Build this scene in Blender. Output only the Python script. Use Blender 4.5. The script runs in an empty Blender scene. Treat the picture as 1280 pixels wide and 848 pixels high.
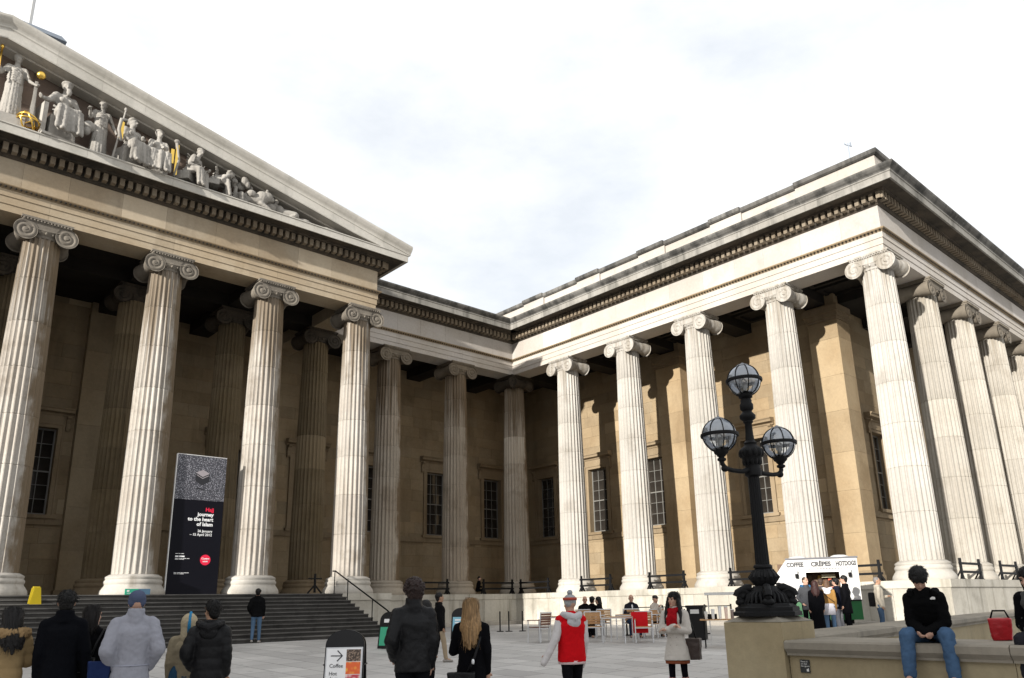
import bpy, math, random
import numpy as np
from mathutils import Vector, Matrix, noise as mnoise
random.seed(7)
R = math.radians
SC = bpy.context.scene
COL = SC.collection
# ---------------------------------------------------------------- camera
CAM = np.array([-31.936, -35.217, -0.60])
YAW, PIT, ROLL, FL, PPY = 0.73407, 0.26568, -0.01983, 967.345, 69.014
def cam_axes():
    cy, sy = math.cos(YAW), math.sin(YAW)
    f = np.array([sy*math.cos(PIT), cy*math.cos(PIT), math.sin(PIT)])
    r = np.array([cy, -sy, 0.]); u = np.cross(r, f)
    c, s = math.cos(ROLL), math.sin(ROLL)
    return c*r+s*u, -s*r+c*u, f
AX_R, AX_U, AX_F = cam_axes()
cd = bpy.data.cameras.new('camera'); cam = bpy.data.objects.new('camera', cd); COL.objects.link(cam)
cd.sensor_fit = 'HORIZONTAL'; cd.sensor_width = 36.0; cd.lens = FL/1280*36.0
cd.shift_y = PPY/1280; cd.clip_start = 0.1; cd.clip_end = 3000
m = Matrix.Identity(4)
for i in range(3):
    m[i][0] = AX_R[i]; m[i][1] = AX_U[i]; m[i][2] = -AX_F[i]; m[i][3] = CAM[i]
cam.matrix_world = m
SC.camera = cam
# ---------------------------------------------------------------- light
SUNV = Vector((1.0, 0.235, -0.24)).normalized()          # travel direction of the sunlight
W = bpy.data.worlds.new('World'); SC.world = W; W.use_nodes = True
nt = W.node_tree; nt.nodes.clear()
def wn(t, **k):
    n = nt.nodes.new(t)
    for a, b in k.items(): setattr(n, a, b)
    return n
sky = wn('ShaderNodeTexSky', sky_type='NISHITA', sun_disc=False)
sky.sun_elevation = math.asin(-SUNV.z); sky.sun_rotation = math.atan2(-SUNV.x, -SUNV.y)
sky.air_density = 1.2; sky.dust_density = 2.0
tc = wn('ShaderNodeTexCoord'); mp = wn('ShaderNodeMapping'); mp.inputs['Scale'].default_value = (1, 1, 2.2)
no = wn('ShaderNodeTexNoise'); no.inputs['Scale'].default_value = 2.3; no.inputs['Detail'].default_value = 7; no.inputs['Roughness'].default_value = .58
cr = wn('ShaderNodeValToRGB'); cr.color_ramp.elements[0].position = .30; cr.color_ramp.elements[1].position = .56
cr.color_ramp.elements[0].color = (.88, .88, .88, 1); cr.color_ramp.elements[1].color = (1, 1, 1, 1)
no2 = wn('ShaderNodeTexNoise'); no2.inputs['Scale'].default_value = 2.2; no2.inputs['Detail'].default_value = 8; no2.inputs['Roughness'].default_value = .6
cc = wn('ShaderNodeMix', data_type='RGBA'); cc.inputs[6].default_value = (4.12, 4.30, 4.55, 1); cc.inputs[7].default_value = (5.75, 5.78, 5.82, 1)
mx = wn('ShaderNodeMix', data_type='RGBA'); bg = wn('ShaderNodeBackground'); wo = wn('ShaderNodeOutputWorld')
bg.inputs['Strength'].default_value = 0.1
L = nt.links.new
L(tc.outputs['Generated'], mp.inputs['Vector']); L(mp.outputs[0], no.inputs['Vector']); L(mp.outputs[0], no2.inputs['Vector'])
cm = wn('ShaderNodeMapRange'); cm.inputs[1].default_value = .30; cm.inputs[2].default_value = .60
L(no.outputs['Fac'], cr.inputs[0]); L(no2.outputs['Fac'], cm.inputs[0]); L(cm.outputs[0], cc.inputs[0])
L(cr.outputs[0], mx.inputs[0]); L(sky.outputs[0], mx.inputs[6]); L(cc.outputs[2], mx.inputs[7])
L(mx.outputs[2], bg.inputs['Color']); L(bg.outputs[0], wo.inputs['Surface'])
sl = bpy.data.lights.new('sun', 'SUN'); sl.energy = 3.7; sl.angle = R(0.8); sl.color = (1.0, .955, .89)
sun = bpy.data.objects.new('sun', sl); COL.objects.link(sun)
sun.rotation_euler = SUNV.to_track_quat('-Z', 'Y').to_euler(); sun.location = (-60, -40, 40)
vs = SC.view_settings; vs.view_transform = 'Standard'; vs.look = 'None'; vs.exposure = 1.15; vs.gamma = 1.0
vs.use_curve_mapping = False
SC.render.engine = 'CYCLES'
# ---------------------------------------------------------------- pixel helpers (a pixel gives a direction; the distance comes from what the thing stands on)
def ray(px, py):
    return AX_F + (px-640)/FL*AX_R - (py-424-PPY)/FL*AX_U
def on_plane(px, py, ax, val):
    d = ray(px, py); return CAM + d*((val-CAM[ax])/d[ax])
def depth_of(x, y): return (x-CAM[0])*math.sin(YAW) + (y-CAM[1])*math.cos(YAW)
def at_depth(px, py, D):
    d = ray(px, py); return CAM + d*(D/(d[0]*math.sin(YAW)+d[1]*math.cos(YAW)))
def ground_z(x, y):
    t = (28-depth_of(x, y))/18; t = min(1, max(0, t)); t = t*t*(3-2*t)
    return -1.65-0.5*t
def view_az(x, y): return math.atan2(x-CAM[0], y-CAM[1])
# ---------------------------------------------------------------- mesh collector
class MB:
    def __init__(s): s.v = []; s.f = []
    def add(s, v, f):
        n = len(s.v); s.v += [tuple(map(float, p)) for p in v]; s.f += [tuple(i+n for i in q) for q in f]; return s
    def box(s, x0, x1, y0, y1, z0, z1):
        v = [(x0,y0,z0),(x1,y0,z0),(x1,y1,z0),(x0,y1,z0),(x0,y0,z1),(x1,y0,z1),(x1,y1,z1),(x0,y1,z1)]
        return s.add(v, [(0,3,2,1),(4,5,6,7),(0,1,5,4),(1,2,6,5),(2,3,7,6),(3,0,4,7)])
    def bar(s, a, b, w, h, up=(0,0,1)):            # rectangular bar from a to b
        a = Vector(a); b = Vector(b); d = (b-a).normalized(); up = Vector(up)
        if abs(d.dot(up)) > .98: up = Vector((1,0,0))
        x = d.cross(up).normalized(); y = x.cross(d)
        v = []
        for p in (a, b):
            for i, j in ((-1,-1),(1,-1),(1,1),(-1,1)): v.append(p+x*(w/2*i)+y*(h/2*j))
        return s.add(v, [(3,2,1,0),(4,5,6,7),(0,1,5,4),(1,2,6,5),(2,3,7,6),(3,0,4,7)])
    def lathe(s, prof, n=24, c=(0,0,0), sx=1, sy=1, cap=True):
        v = []; f = []; k = len(prof)
        for r, z in prof:
            for i in range(n):
                a = 2*math.pi*i/n; v.append((c[0]+r*math.cos(a)*sx, c[1]+r*math.sin(a)*sy, c[2]+z))
        for j in range(k-1):
            for i in range(n):
                i2 = (i+1) % n; f.append((j*n+i, j*n+i2, (j+1)*n+i2, (j+1)*n+i))
        if cap:
            f.append(tuple(range(n-1, -1, -1))); f.append(tuple((k-1)*n+i for i in range(n)))
        return s.add(v, f)
    def tube(s, pts, rad, n=8, cap=True):
        pts = [Vector(p) for p in pts]; v = []; f = []; k = len(pts)
        if not hasattr(rad, '__len__'): rad = [rad]*k
        prev = None
        for i, p in enumerate(pts):
            d = (pts[min(i+1,k-1)]-pts[max(i-1,0)]).normalized()
            if prev is None:
                t = Vector((0,0,1)) if abs(d.z) < .9 else Vector((1,0,0)); x = d.cross(t).normalized()
            else: x = (prev-d*prev.dot(d)).normalized()
            prev = x; y = d.cross(x)
            for j in range(n):
                a = 2*math.pi*j/n; v.append(p+(x*math.cos(a)+y*math.sin(a))*rad[i])
        for i in range(k-1):
            for j in range(n):
                j2 = (j+1) % n; f.append((i*n+j, i*n+j2, (i+1)*n+j2, (i+1)*n+j))
        if cap: f.append(tuple(range(n-1,-1,-1))); f.append(tuple((k-1)*n+j for j in range(n)))
        return s.add(v, f)
    def cap(s, a, ra, b, rb, n=12, k=4):            # tapered capsule
        a = Vector(a); b = Vector(b); d = b-a; l = d.length
        d = d/l if l > 1e-6 else Vector((0,0,1))
        pts = []; rad = []
        for i in range(k+1):
            t = math.pi/2*(1-i/k); pts.append(a-d*(ra*math.sin(t))); rad.append(max(ra*math.cos(t), ra*.02))
        for i in range(k+1):
            t = math.pi/2*i/k; pts.append(b+d*(rb*math.sin(t))); rad.append(max(rb*math.cos(t), rb*.02))
        if l < 1e-6: pts = pts[:k+1]+pts[k+2:]; rad = rad[:k+1]+rad[k+2:]
        t = Vector((0,0,1)) if abs(d.z) < .9 else Vector((1,0,0)); x = d.cross(t).normalized(); y = d.cross(x)
        v = []; f = []
        for p, r in zip(pts, rad):
            for j in range(n):
                an = 2*math.pi*j/n; v.append(p+(x*math.cos(an)+y*math.sin(an))*r)
        m_ = len(pts)
        for i in range(m_-1):
            for j in range(n):
                j2 = (j+1) % n; f.append((i*n+j, i*n+j2, (i+1)*n+j2, (i+1)*n+j))
        f.append(tuple(range(n-1,-1,-1))); f.append(tuple((m_-1)*n+j for j in range(n)))
        return s.add(v, f)
    def ell(s, c, r, n=16, k=10, rot=None):
        v = []; f = []
        for i in range(1, k):
            t = math.pi*i/k
            for j in range(n):
                a = 2*math.pi*j/n
                p = Vector((r[0]*math.sin(t)*math.cos(a), r[1]*math.sin(t)*math.sin(a), -r[2]*math.cos(t)))
                if rot: p = rot @ p
                v.append(p+Vector(c))
        for i in range(k-2):
            for j in range(n):
                j2 = (j+1) % n; f.append((i*n+j, i*n+j2, (i+1)*n+j2, (i+1)*n+j))
        f.append(tuple(range(n-1,-1,-1))); f.append(tuple((k-2)*n+j for j in range(n)))
        return s.add(v, f)
    def prism(s, poly, a0, a1, ax):                   # 2D polygon extruded along axis ax
        n = len(poly); v = []
        for a in (a0, a1):
            for p in poly:
                q = list(p); q.insert(ax, a); v.append(q)
        f = [(i, (i+1) % n, n+(i+1) % n, n+i) for i in range(n)]+[tuple(range(n-1,-1,-1)), tuple(range(n, 2*n))]
        return s.add(v, f)
    def mesh(s, name, smooth=False, recalc=True):
        me = bpy.data.meshes.new(name); me.from_pydata(s.v, [], s.f)
        if recalc:
            import bmesh
            b = bmesh.new(); b.from_mesh(me); bmesh.ops.recalc_face_normals(b, faces=b.faces); b.to_mesh(me); b.free()
        if smooth is True: me.polygons.foreach_set('use_smooth', [True]*len(me.polygons))
        elif smooth:
            me.polygons.foreach_set('use_smooth', [True]*len(me.polygons)); me.set_sharp_from_angle(angle=R(smooth))
        me.update(); return me
    def obj(s, name, mat, parent=None, smooth=False, loc=None):
        return O(name, s.mesh(name, smooth), mat, parent, loc)
def O(name, me, mat=None, parent=None, loc=None, rz=None, color=None):
    o = bpy.data.objects.new(name, me); COL.objects.link(o)
    if mat is not None and me is not None and not me.materials: me.materials.append(mat)
    if parent is not None: o.parent = parent
    if loc is not None: o.location = loc
    if rz is not None: o.rotation_euler = (0, 0, rz)
    if color is not None: o.color = color
    return o
def thing(name, label, cat, loc=(0,0,0), rz=0, group=None):
    o = O(name, None, None, None, loc, rz); o['label'] = label; o['category'] = cat
    if group: o['group'] = group
    return o
def tag(o, label, cat, group=None):
    o['label'] = label; o['category'] = cat
    if group: o['group'] = group
    return o
def struct(o): o['kind'] = 'structure'; return o
def stuff(o): o['kind'] = 'stuff'; return o
def copy_tree(o, parent=None):
    c = o.copy(); COL.objects.link(c)
    if parent is not None: c.parent = parent
    for ch in list(o.children): copy_tree(ch, c)
    return c
# small side scene in which modifiers and lettering are turned into plain meshes
TMP = bpy.data.scenes.new('bake')
def bake_mesh(ob):
    TMP.collection.objects.link(ob)
    with bpy.context.temp_override(scene=TMP, view_layer=TMP.view_layers[0]):
        dg = bpy.context.evaluated_depsgraph_get(); dg.update(); me = bpy.data.meshes.new_from_object(ob.evaluated_get(dg))
    bpy.data.objects.remove(ob); return me
# ---------------------------------------------------------------- materials
def mat_new(name):
    m_ = bpy.data.materials.new(name); m_.use_nodes = True; t = m_.node_tree; t.nodes.clear()
    out = t.nodes.new('ShaderNodeOutputMaterial'); b = t.nodes.new('ShaderNodeBsdfPrincipled')
    t.links.new(b.outputs[0], out.inputs[0]); return m_, t, b
def nmix(t, fac, a, b, blend='MIX'):
    n = t.nodes.new('ShaderNodeMix'); n.data_type = 'RGBA'; n.blend_type = blend
    for sock, val in ((n.inputs[0], fac), (n.inputs[6], a), (n.inputs[7], b)):
        if isinstance(val, bpy.types.NodeSocket): t.links.new(val, sock)
        elif isinstance(val, (int, float)): sock.default_value = val
        else: sock.default_value = (*val, 1)
    return n.outputs[2]
def nnoise(t, vec, scale, detail=4, rough=.55, mapscale=None):
    if mapscale:
        mpn = t.nodes.new('ShaderNodeMapping'); mpn.inputs['Scale'].default_value = mapscale; t.links.new(vec, mpn.inputs[0]); vec = mpn.outputs[0]
    n = t.nodes.new('ShaderNodeTexNoise'); n.inputs['Scale'].default_value = scale; n.inputs['Detail'].default_value = detail; n.inputs['Roughness'].default_value = rough
    t.links.new(vec, n.inputs['Vector']); return n.outputs['Fac']
def nramp(t, fac, p0, p1, v0=0., v1=1.):
    n = t.nodes.new('ShaderNodeMapRange'); n.inputs[1].default_value = p0; n.inputs[2].default_value = p1; n.inputs[3].default_value = v0; n.inputs[4].default_value = v1
    n.interpolation_type = 'SMOOTHSTEP'; t.links.new(fac, n.inputs[0]); return n.outputs[0]
def nmath(t, op, a, b):
    n = t.nodes.new('ShaderNodeMath'); n.operation = op
    for i, x in enumerate((a, b)):
        if isinstance(x, (int, float)): n.inputs[i].default_value = x
        else: t.links.new(x, n.inputs[i])
    return n.outputs[0]
def stone(name, c1, c2, dirt, amt=.5, thr=.5, rough=.85, rnd=.16, top=None, bump=.25, patch=0.0, xyscale=1.7, side=0.):
    m_, t, b = mat_new(name)
    g = t.nodes.new('ShaderNodeNewGeometry'); pos = g.outputs['Position']
    oi = t.nodes.new('ShaderNodeObjectInfo')
    base = nmix(t, nramp(t, nnoise(t, pos, .45, 5), .35, .65), c1, c2)
    fine = nnoise(t, pos, 9, 6, .65)
    base = nmix(t, 1.0, base, nmix(t, fine, (.78,.78,.78), (1.2,1.19,1.17)), 'MULTIPLY')
    st = nnoise(t, pos, 1.0, 7, .62, (xyscale, xyscale, .13))
    blot = nnoise(t, pos, .8, 6, .6)
    if top:
        sz = t.nodes.new('ShaderNodeSeparateXYZ'); t.links.new(pos, sz.inputs[0])
        st = nmath(t, 'ADD', st, nramp(t, sz.outputs[2], top[0], top[1], 0., top[2]))
    k = nmath(t, 'MULTIPLY', nramp(t, st, thr, thr+.22), amt)
    base = nmix(t, k, base, dirt)
    base = nmix(t, nmath(t, 'MULTIPLY', nramp(t, blot, .52, .72), amt*.55), base, dirt)
    if patch:   # replaced pieces of paler stone
        base = nmix(t, nmath(t, 'MULTIPLY', nramp(t, oi.outputs['Random'], 1-patch, 1-patch+.01), .55), base, [min(1, c*1.3) for c in c1])
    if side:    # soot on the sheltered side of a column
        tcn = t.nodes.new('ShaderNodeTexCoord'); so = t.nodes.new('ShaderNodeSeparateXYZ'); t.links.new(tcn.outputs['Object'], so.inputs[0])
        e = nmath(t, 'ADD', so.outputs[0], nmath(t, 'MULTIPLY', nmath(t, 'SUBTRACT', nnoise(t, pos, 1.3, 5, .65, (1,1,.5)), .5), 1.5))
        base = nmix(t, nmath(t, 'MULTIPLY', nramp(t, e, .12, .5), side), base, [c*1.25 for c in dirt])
    rv = nramp(t, oi.outputs['Random'], 0, 1, 1-rnd, 1+rnd)
    cmb = t.nodes.new('ShaderNodeCombineColor')
    for i in range(3): t.links.new(rv, cmb.inputs[i])
    base = nmix(t, 1.0, base, cmb.outputs[0], 'MULTIPLY')
    base = nmix(t, 1.0, base, oi.outputs['Color'], 'MULTIPLY')
    t.links.new(base, b.inputs['Base Color']); b.inputs['Roughness'].default_value = rough; b.inputs['Specular IOR Level'].default_value = .25
    bp = t.nodes.new('ShaderNodeBump'); bp.inputs['Strength'].default_value = bump; bp.inputs['Distance'].default_value = .02
    t.links.new(nmath(t, 'ADD', fine, nmath(t, 'MULTIPLY', nnoise(t, pos, 40, 3), .5)), bp.inputs['Height']); t.links.new(bp.outputs[0], b.inputs['Normal'])
    return m_
def plain(name, c, rough=.6, metal=0., spec=.4, var=.12, nscale=6, bump=0., coat=0., objcol=False):
    m_, t, b = mat_new(name)
    tcn = t.nodes.new('ShaderNodeTexCoord'); v = tcn.outputs['Object']
    n = nnoise(t, v, nscale, 5, .6)
    base = nmix(t, n, [max(0, x*(1-var)) for x in c], [min(1, x*(1+var)) for x in c])
    if objcol:
        oi = t.nodes.new('ShaderNodeObjectInfo'); base = nmix(t, 1., base, oi.outputs['Color'], 'MULTIPLY')
    t.links.new(base, b.inputs['Base Color'])
    b.inputs['Roughness'].default_value = rough; b.inputs['Metallic'].default_value = metal; b.inputs['Specular IOR Level'].default_value = spec
    if coat: b.inputs['Coat Weight'].default_value = coat
    if bump:
        bp = t.nodes.new('ShaderNodeBump'); bp.inputs['Strength'].default_value = bump; bp.inputs['Distance'].default_value = .01
        t.links.new(nnoise(t, v, nscale*6, 4), bp.inputs['Height']); t.links.new(bp.outputs[0], b.inputs['Normal'])
    return m_
_cl = {}
def cloth(c, rough=.9, bump=.35, spec=.06):
    key = (tuple(c), rough)
    if key not in _cl: _cl[key] = plain('cloth_%d' % len(_cl), c, rough, 0, spec, .18, 7, bump)
    return _cl[key]
def glass_mat(name, tint=(.9,.95,1), rough=.03, alpha=.25):
    m_, t, b = mat_new(name)
    b.inputs['Base Color'].default_value = (*tint, 1); b.inputs['Roughness'].default_value = rough; b.inputs['Transmission Weight'].default_value = 1.0; b.inputs['IOR'].default_value = 1.05
    return m_
M = {}
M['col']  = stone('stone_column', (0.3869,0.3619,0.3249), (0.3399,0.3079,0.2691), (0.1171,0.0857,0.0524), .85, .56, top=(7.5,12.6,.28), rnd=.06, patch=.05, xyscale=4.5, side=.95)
M['colw'] = stone('stone_column_clean', (0.3770,0.3589,0.3294), (0.3457,0.3260,0.2935), (0.1508,0.1231,0.0862), .55, .60, top=(10.5,12.7,.2), rnd=.05, xyscale=5.0)
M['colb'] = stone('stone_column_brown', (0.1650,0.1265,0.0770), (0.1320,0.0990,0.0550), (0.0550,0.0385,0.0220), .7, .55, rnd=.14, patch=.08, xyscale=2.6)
M['ent']  = stone('stone_entablature', (0.4098,0.3846,0.3599), (0.3726,0.3430,0.3057), (0.1988,0.1513,0.1087), .35, .58, rnd=.05, patch=.04, xyscale=.9)
M['entp'] = stone('stone_entablature_portico', (0.3782,0.3196,0.2379), (0.3294,0.2623,0.1806), (0.1586,0.1159,0.0732), .4, .56, rnd=.08, patch=.04, xyscale=.9)
M['lip']  = stone('stone_weathered_lip', (0.4843,0.4635,0.4217), (0.4206,0.4009,0.3564), (0.1529,0.1503,0.1307), .4, .56, rnd=.05, xyscale=1.2)
M['lip2'] = stone('stone_wing_cornice', (0.2750,0.2640,0.2420), (0.2200,0.2090,0.1870), (0.0660,0.0638,0.0550), .7, .48, rnd=.07, xyscale=1.5)
M['lich'] = stone('stone_lichen_lip', (.155,.15,.14), (.105,.10,.092), (.03,.03,.028), .85, .42, rnd=.08, xyscale=1.5)
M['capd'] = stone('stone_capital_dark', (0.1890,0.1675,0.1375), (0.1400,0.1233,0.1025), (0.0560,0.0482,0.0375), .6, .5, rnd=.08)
M['dark'] = stone('stone_sooty_shade', (.075,.06,.045), (.05,.042,.032), (.02,.018,.015), .7, .45, rnd=.05)  # sooty stone with the shade of dentil gaps and soffits painted in
M['dent'] = stone('stone_dentil', (.21,.175,.13), (.17,.135,.095), (.07,.055,.04), .6, .48, rnd=.1)  # dirty dentil stone, darkened further to paint the cornice's shade
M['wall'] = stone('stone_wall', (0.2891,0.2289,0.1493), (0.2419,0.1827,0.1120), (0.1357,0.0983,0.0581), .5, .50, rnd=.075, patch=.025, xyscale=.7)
M['trim'] = stone('stone_trim', (0.2470,0.1911,0.1235), (0.2015,0.1495,0.0910), (0.1105,0.0806,0.0481), .5, .52, rnd=.08)
M['base'] = stone('stone_base', (0.4200,0.3987,0.3625), (0.3625,0.3413,0.3050), (0.1450,0.1237,0.0938), .6, .55, rnd=.06)
M['plinth'] = stone('stone_plinth', (0.4355,0.4134,0.3629), (0.3629,0.3396,0.2903), (0.1542,0.1400,0.1089), .75, .50, rnd=.10, xyscale=1.6)
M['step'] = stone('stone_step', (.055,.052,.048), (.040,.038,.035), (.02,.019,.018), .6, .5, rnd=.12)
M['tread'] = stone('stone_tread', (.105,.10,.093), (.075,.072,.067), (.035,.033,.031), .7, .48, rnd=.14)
M['floor'] = stone('stone_floor', (.36,.335,.295), (.31,.285,.25), (.17,.155,.135), .5, .5)
M['par'] = stone('stone_parapet', (0.3240,0.2754,0.1782), (0.2700,0.2214,0.1350), (0.1296,0.1080,0.0670), .55, .52, rnd=.05, xyscale=2.4)
M['cope'] = stone('stone_coping', (.25,.225,.185), (.21,.19,.155), (.12,.11,.09), .6, .5, rnd=.07)
M['statue'] = stone('stone_statue', (0.3292,0.3118,0.2838), (0.2694,0.2530,0.2270), (0.0798,0.0725,0.0644), .6, .5, rnd=.07, xyscale=3)
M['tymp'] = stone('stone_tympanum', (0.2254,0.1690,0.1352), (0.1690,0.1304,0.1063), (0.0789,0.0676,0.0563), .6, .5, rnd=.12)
M['soot_shade'] = stone('stone_soot', (.022,.018,.014), (.015,.0125,.01), (.008,.007,.006), .6, .5, rnd=.1)  # near-black dirt that also paints in the gloom of the ceilings
M['black'] = plain('black_iron', (.0045,.0046,.0052), .6, 0, .18, .3, 5, .3)
M['gold'] = plain('gilding', (.83,.55,.12), .28, 1.0, .5, .1)
M['white'] = plain('white_paint', (.60,.595,.575), .35, 0, .4, .05)
M['sash'] = plain('sash_paint', (.17,.165,.15), .5, 0, .4, .1)
M['pane'] = plain('dark_glass', (.022,.019,.016), .07, 0, .5, .9, .6)
M['lead'] = plain('lead_roof', (.22,.25,.29), .5, .2, .4, .2, 2)
# ---------------------------------------------------------------- ground
def paving_mat():
    m_, t, b = mat_new('york_stone_paving')
    g = t.nodes.new('ShaderNodeNewGeometry'); pos = g.outputs['Position']
    mpn = t.nodes.new('ShaderNodeMapping'); mpn.inputs['Rotation'].default_value = (0,0,R(90)); t.links.new(pos, mpn.inputs[0])
    br = t.nodes.new('ShaderNodeTexBrick'); br.inputs['Scale'].default_value = 1.0; br.inputs['Brick Width'].default_value = 1.15; br.inputs['Row Height'].default_value = .72
    br.inputs['Mortar Size'].default_value = .012; br.inputs['Mortar Smooth'].default_value = .3; br.inputs['Bias'].default_value = 0.; br.offset = .41; br.squash = .8; br.squash_frequency = 3
    br.inputs['Color1'].default_value = (.355,.347,.335,1); br.inputs['Color2'].default_value = (.475,.465,.447,1); br.inputs['Mortar'].default_value = (.13,.125,.12,1)
    t.links.new(mpn.outputs[0], br.inputs['Vector'])
    wear = nnoise(t, pos, .35, 6, .6); fine = nnoise(t, pos, 14, 5, .7)
    c = nmix(t, 1., br.outputs['Color'], nmix(t, wear, (.66,.66,.67), (1.30,1.29,1.27)), 'MULTIPLY')
    c = nmix(t, 1., c, nmix(t, fine, (.82,.82,.82), (1.15,1.15,1.15)), 'MULTIPLY')
    spots = nramp(t, nnoise(t, pos, 5, 3, .5), .68, .76)
    c = nmix(t, nmath(t, 'MULTIPLY', spots, .5), c, (.10,.095,.09))
    t.links.new(c, b.inputs['Base Color'])
    t.links.new(nramp(t, wear, .3, .7, .55, .85), b.inputs['Roughness']); b.inputs['Specular IOR Level'].default_value = .3
    bp = t.nodes.new('ShaderNodeBump'); bp.inputs['Strength'].default_value = .5; bp.inputs['Distance'].default_value = .012
    h = nmath(t, 'ADD', nmath(t, 'MULTIPLY', br.outputs['Fac'], -1.), nmath(t, 'MULTIPLY', fine, .5))
    t.links.new(h, bp.inputs['Height']); t.links.new(bp.outputs[0], b.inputs['Normal'])
    return m_
xs = [-900,-400,-200,-120,-80]+[-60+2*i for i in range(41)]+[30,45,70,120,250,600,1200]
ys = [-900,-400,-200,-120,-80]+[-60+2*i for i in range(36)]+[20,40,80,160,400,1200]
mb = MB(); nx = len(xs)
mb.v = [(x, y, ground_z(x, y)) for y in ys for x in xs]
mb.f = [(j*nx+i, j*nx+i+1, (j+1)*nx+i+1, (j+1)*nx+i) for j in range(len(ys)-1) for i in range(nx-1)]
struct(mb.obj('ground', paving_mat(), None, True))
# ---------------------------------------------------------------- museum
MUS = thing('museum_building', 'large pale stone museum with ionic colonnades, sculpted pediment and projecting wing', 'building')
ZA = 13.33
SPX = 4.47
PX0 = -13.87
WY = [0, -4.80, -9.38, -13.95, -18.52, -23.10]
# --- column pieces (shared meshes)
def col_r(z):                       # shaft radius with entasis
    u = (z-.73)/(12.72-.73); return .785-.165*(u**1.55)
NF = 24
def ring_pts(r, z, depth):
    p = []
    for k in range(NF):
        for q, d in ((.08,0),(.24,.72),(.5,1.),(.76,.72),(.92,0)):
            a = 2*math.pi*(k+q)/NF; rr = r-depth*d; p.append((rr*math.cos(a), rr*math.sin(a), z))
    return p
def drum_mesh(z0, z1, first, last):
    mb = MB(); n = NF*5
    zz = [z0, z0+.016, z0+(z1-z0)*.5, z1-.016, z1]
    for i, z in enumerate(zz):
        r = col_r(z)
        if i in (0, 4): r -= .022
        dep = .068
        if first and i <= 1: dep = .02 if i == 0 else .05
        if last and i >= 3: dep = .045 if i == 3 else .02
        mb.v += ring_pts(r, z, dep)
    for j in range(4):
        for i in range(n):
            i2 = (i+1) % n; mb.f.append((j*n+i, j*n+i2, (j+1)*n+i2, (j+1)*n+i))
    mb.f.append(tuple(range(n-1,-1,-1))); mb.f.append(tuple(4*n+i for i in range(n)))
    return mb.mesh('drum', 35)
DZ = [.73, 2.55, 4.30, 6.05, 7.75, 9.45, 11.10, 12.72]
DR = {}
def drum(k, mat):
    key = (k, mat.name)
    if key not in DR:
        me = drum_mesh(DZ[k], DZ[k+1], k == 0, k == 6); me.materials.append(mat); DR[key] = me
    return DR[key]
BASE_P = [(1.10,0),(1.12,.06),(1.10,.16),(1.03,.27),(.985,.33),(.975,.37),(.99,.40),(1.005,.44),(1.0,.49),(.965,.535),(.955,.56),(.975,.59),(.97,.645),(.90,.685),(.83,.73)]
def base_mesh():
    return MB().lathe(BASE_P, 48).mesh('base', 40)
def volute(mb, cx, cy0, cz, Rv, ysign, mirror):
    """spiral disc in the xz plane facing ysign"""
    nr, na = 15, 30
    rim = []; vv = []
    for i in range(nr+1):
        rr = Rv*(i/nr)
        for j in range(na):
            a = 2*math.pi*j/na
            ph = (1-(i/nr)**.8)*2.6 + (a/(2*math.pi))*(1 if mirror else -1)
            fr = ph % 1.0
            d = .052*abs(math.sin(math.pi*fr))**.7
            if i <= 2: d = .065
            if i == nr: d = .045
            vv.append((cx+rr*math.cos(a), cy0+ysign*d, cz+rr*math.sin(a)))
    ff = [(i*na+j, i*na+(j+1) % na, (i+1)*na+(j+1) % na, (i+1)*na+j) for i in range(nr) for j in range(na)]
    mb.add(vv, ff)
def capital_parts(mb, corner=0):
    Rv, cx, cz = .385, .665, 12.815
    D = .70
    for ys in (-1, 1):
        for xsg in (-1, 1):
            volute(mb, xsg*cx, ys*D, cz, Rv, ys, xsg*ys > 0)
        # canalis linking the volutes, sagging in the middle, with a raised rim above and below
        n = 12; up = []; lo = []
        for i in range(n+1):
            u = -1+2*i/n; x = u*cx; up.append((x, 13.17)); lo.append((x, 12.99-.085*math.cos(u*math.pi/2)))
        poly = up+lo[::-1]
        mb.prism([(p[0], p[1]) for p in poly], ys*D-.03, ys*D+.028, 1)
        for line, rr in ((up, .028), (lo, .032)):
            mb.tube([(p[0], ys*(D+.02), p[1]) for p in line], rr, 6)
    # bolsters behind the volutes
    for xsg in (-1, 1):
        pts = []; rad = []
        for i in range(13):
            u = -1+2*i/12; pts.append((xsg*cx, u*(D-.002), cz+.03)); rad.append(Rv*(.64+.33*abs(u)**1.3) - (.0 if i % 3 else .02))
        mb.tube(pts, rad, 20)
    # echinus with egg ornament and abacus
    mb.lathe([(.62,12.66),(.645,12.70),(.64,12.74),(.70,12.80),(.76,12.90),(.73,12.98)], 40)
    for k in range(20):
        a = 2*math.pi*k/20; mb.ell((.705*math.cos(a), .705*math.sin(a), 12.845), (.05,.05,.075), 8, 6)
    mb.box(-.70,.70,-.68,.68,12.98,13.17)
    mb.box(-.80,.80,-.76,.76,13.17,13.25)
    mb.box(-.84,.84,-.80,.80,13.25,ZA-.003)
    for k in range(15):
        u = -.76+1.52*k/14
        for ys in (-1, 1):
            mb.ell((u, ys*.79, 13.21), (.036,.03,.04), 6, 5)
    if corner:     # second pair of faces for the corner capitals
        pass
def cap_mesh():
    mb = MB(); capital_parts(mb); return mb.mesh('capital', 42)
def corner_cap_mesh():
    mb = MB(); capital_parts(mb)
    m2 = MB(); capital_parts(m2)
    c, s = math.cos(math.pi/2), math.sin(math.pi/2)
    m2.v = [(x*.985*c-y*.985*s, x*.985*s+y*.985*c, z-.002) for x, y, z in m2.v]
    mb.add(m2.v, m2.f); return mb.mesh('capital', 42)
CAPM = cap_mesh(); CORN = corner_cap_mesh(); BASEM = base_mesh()
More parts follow.
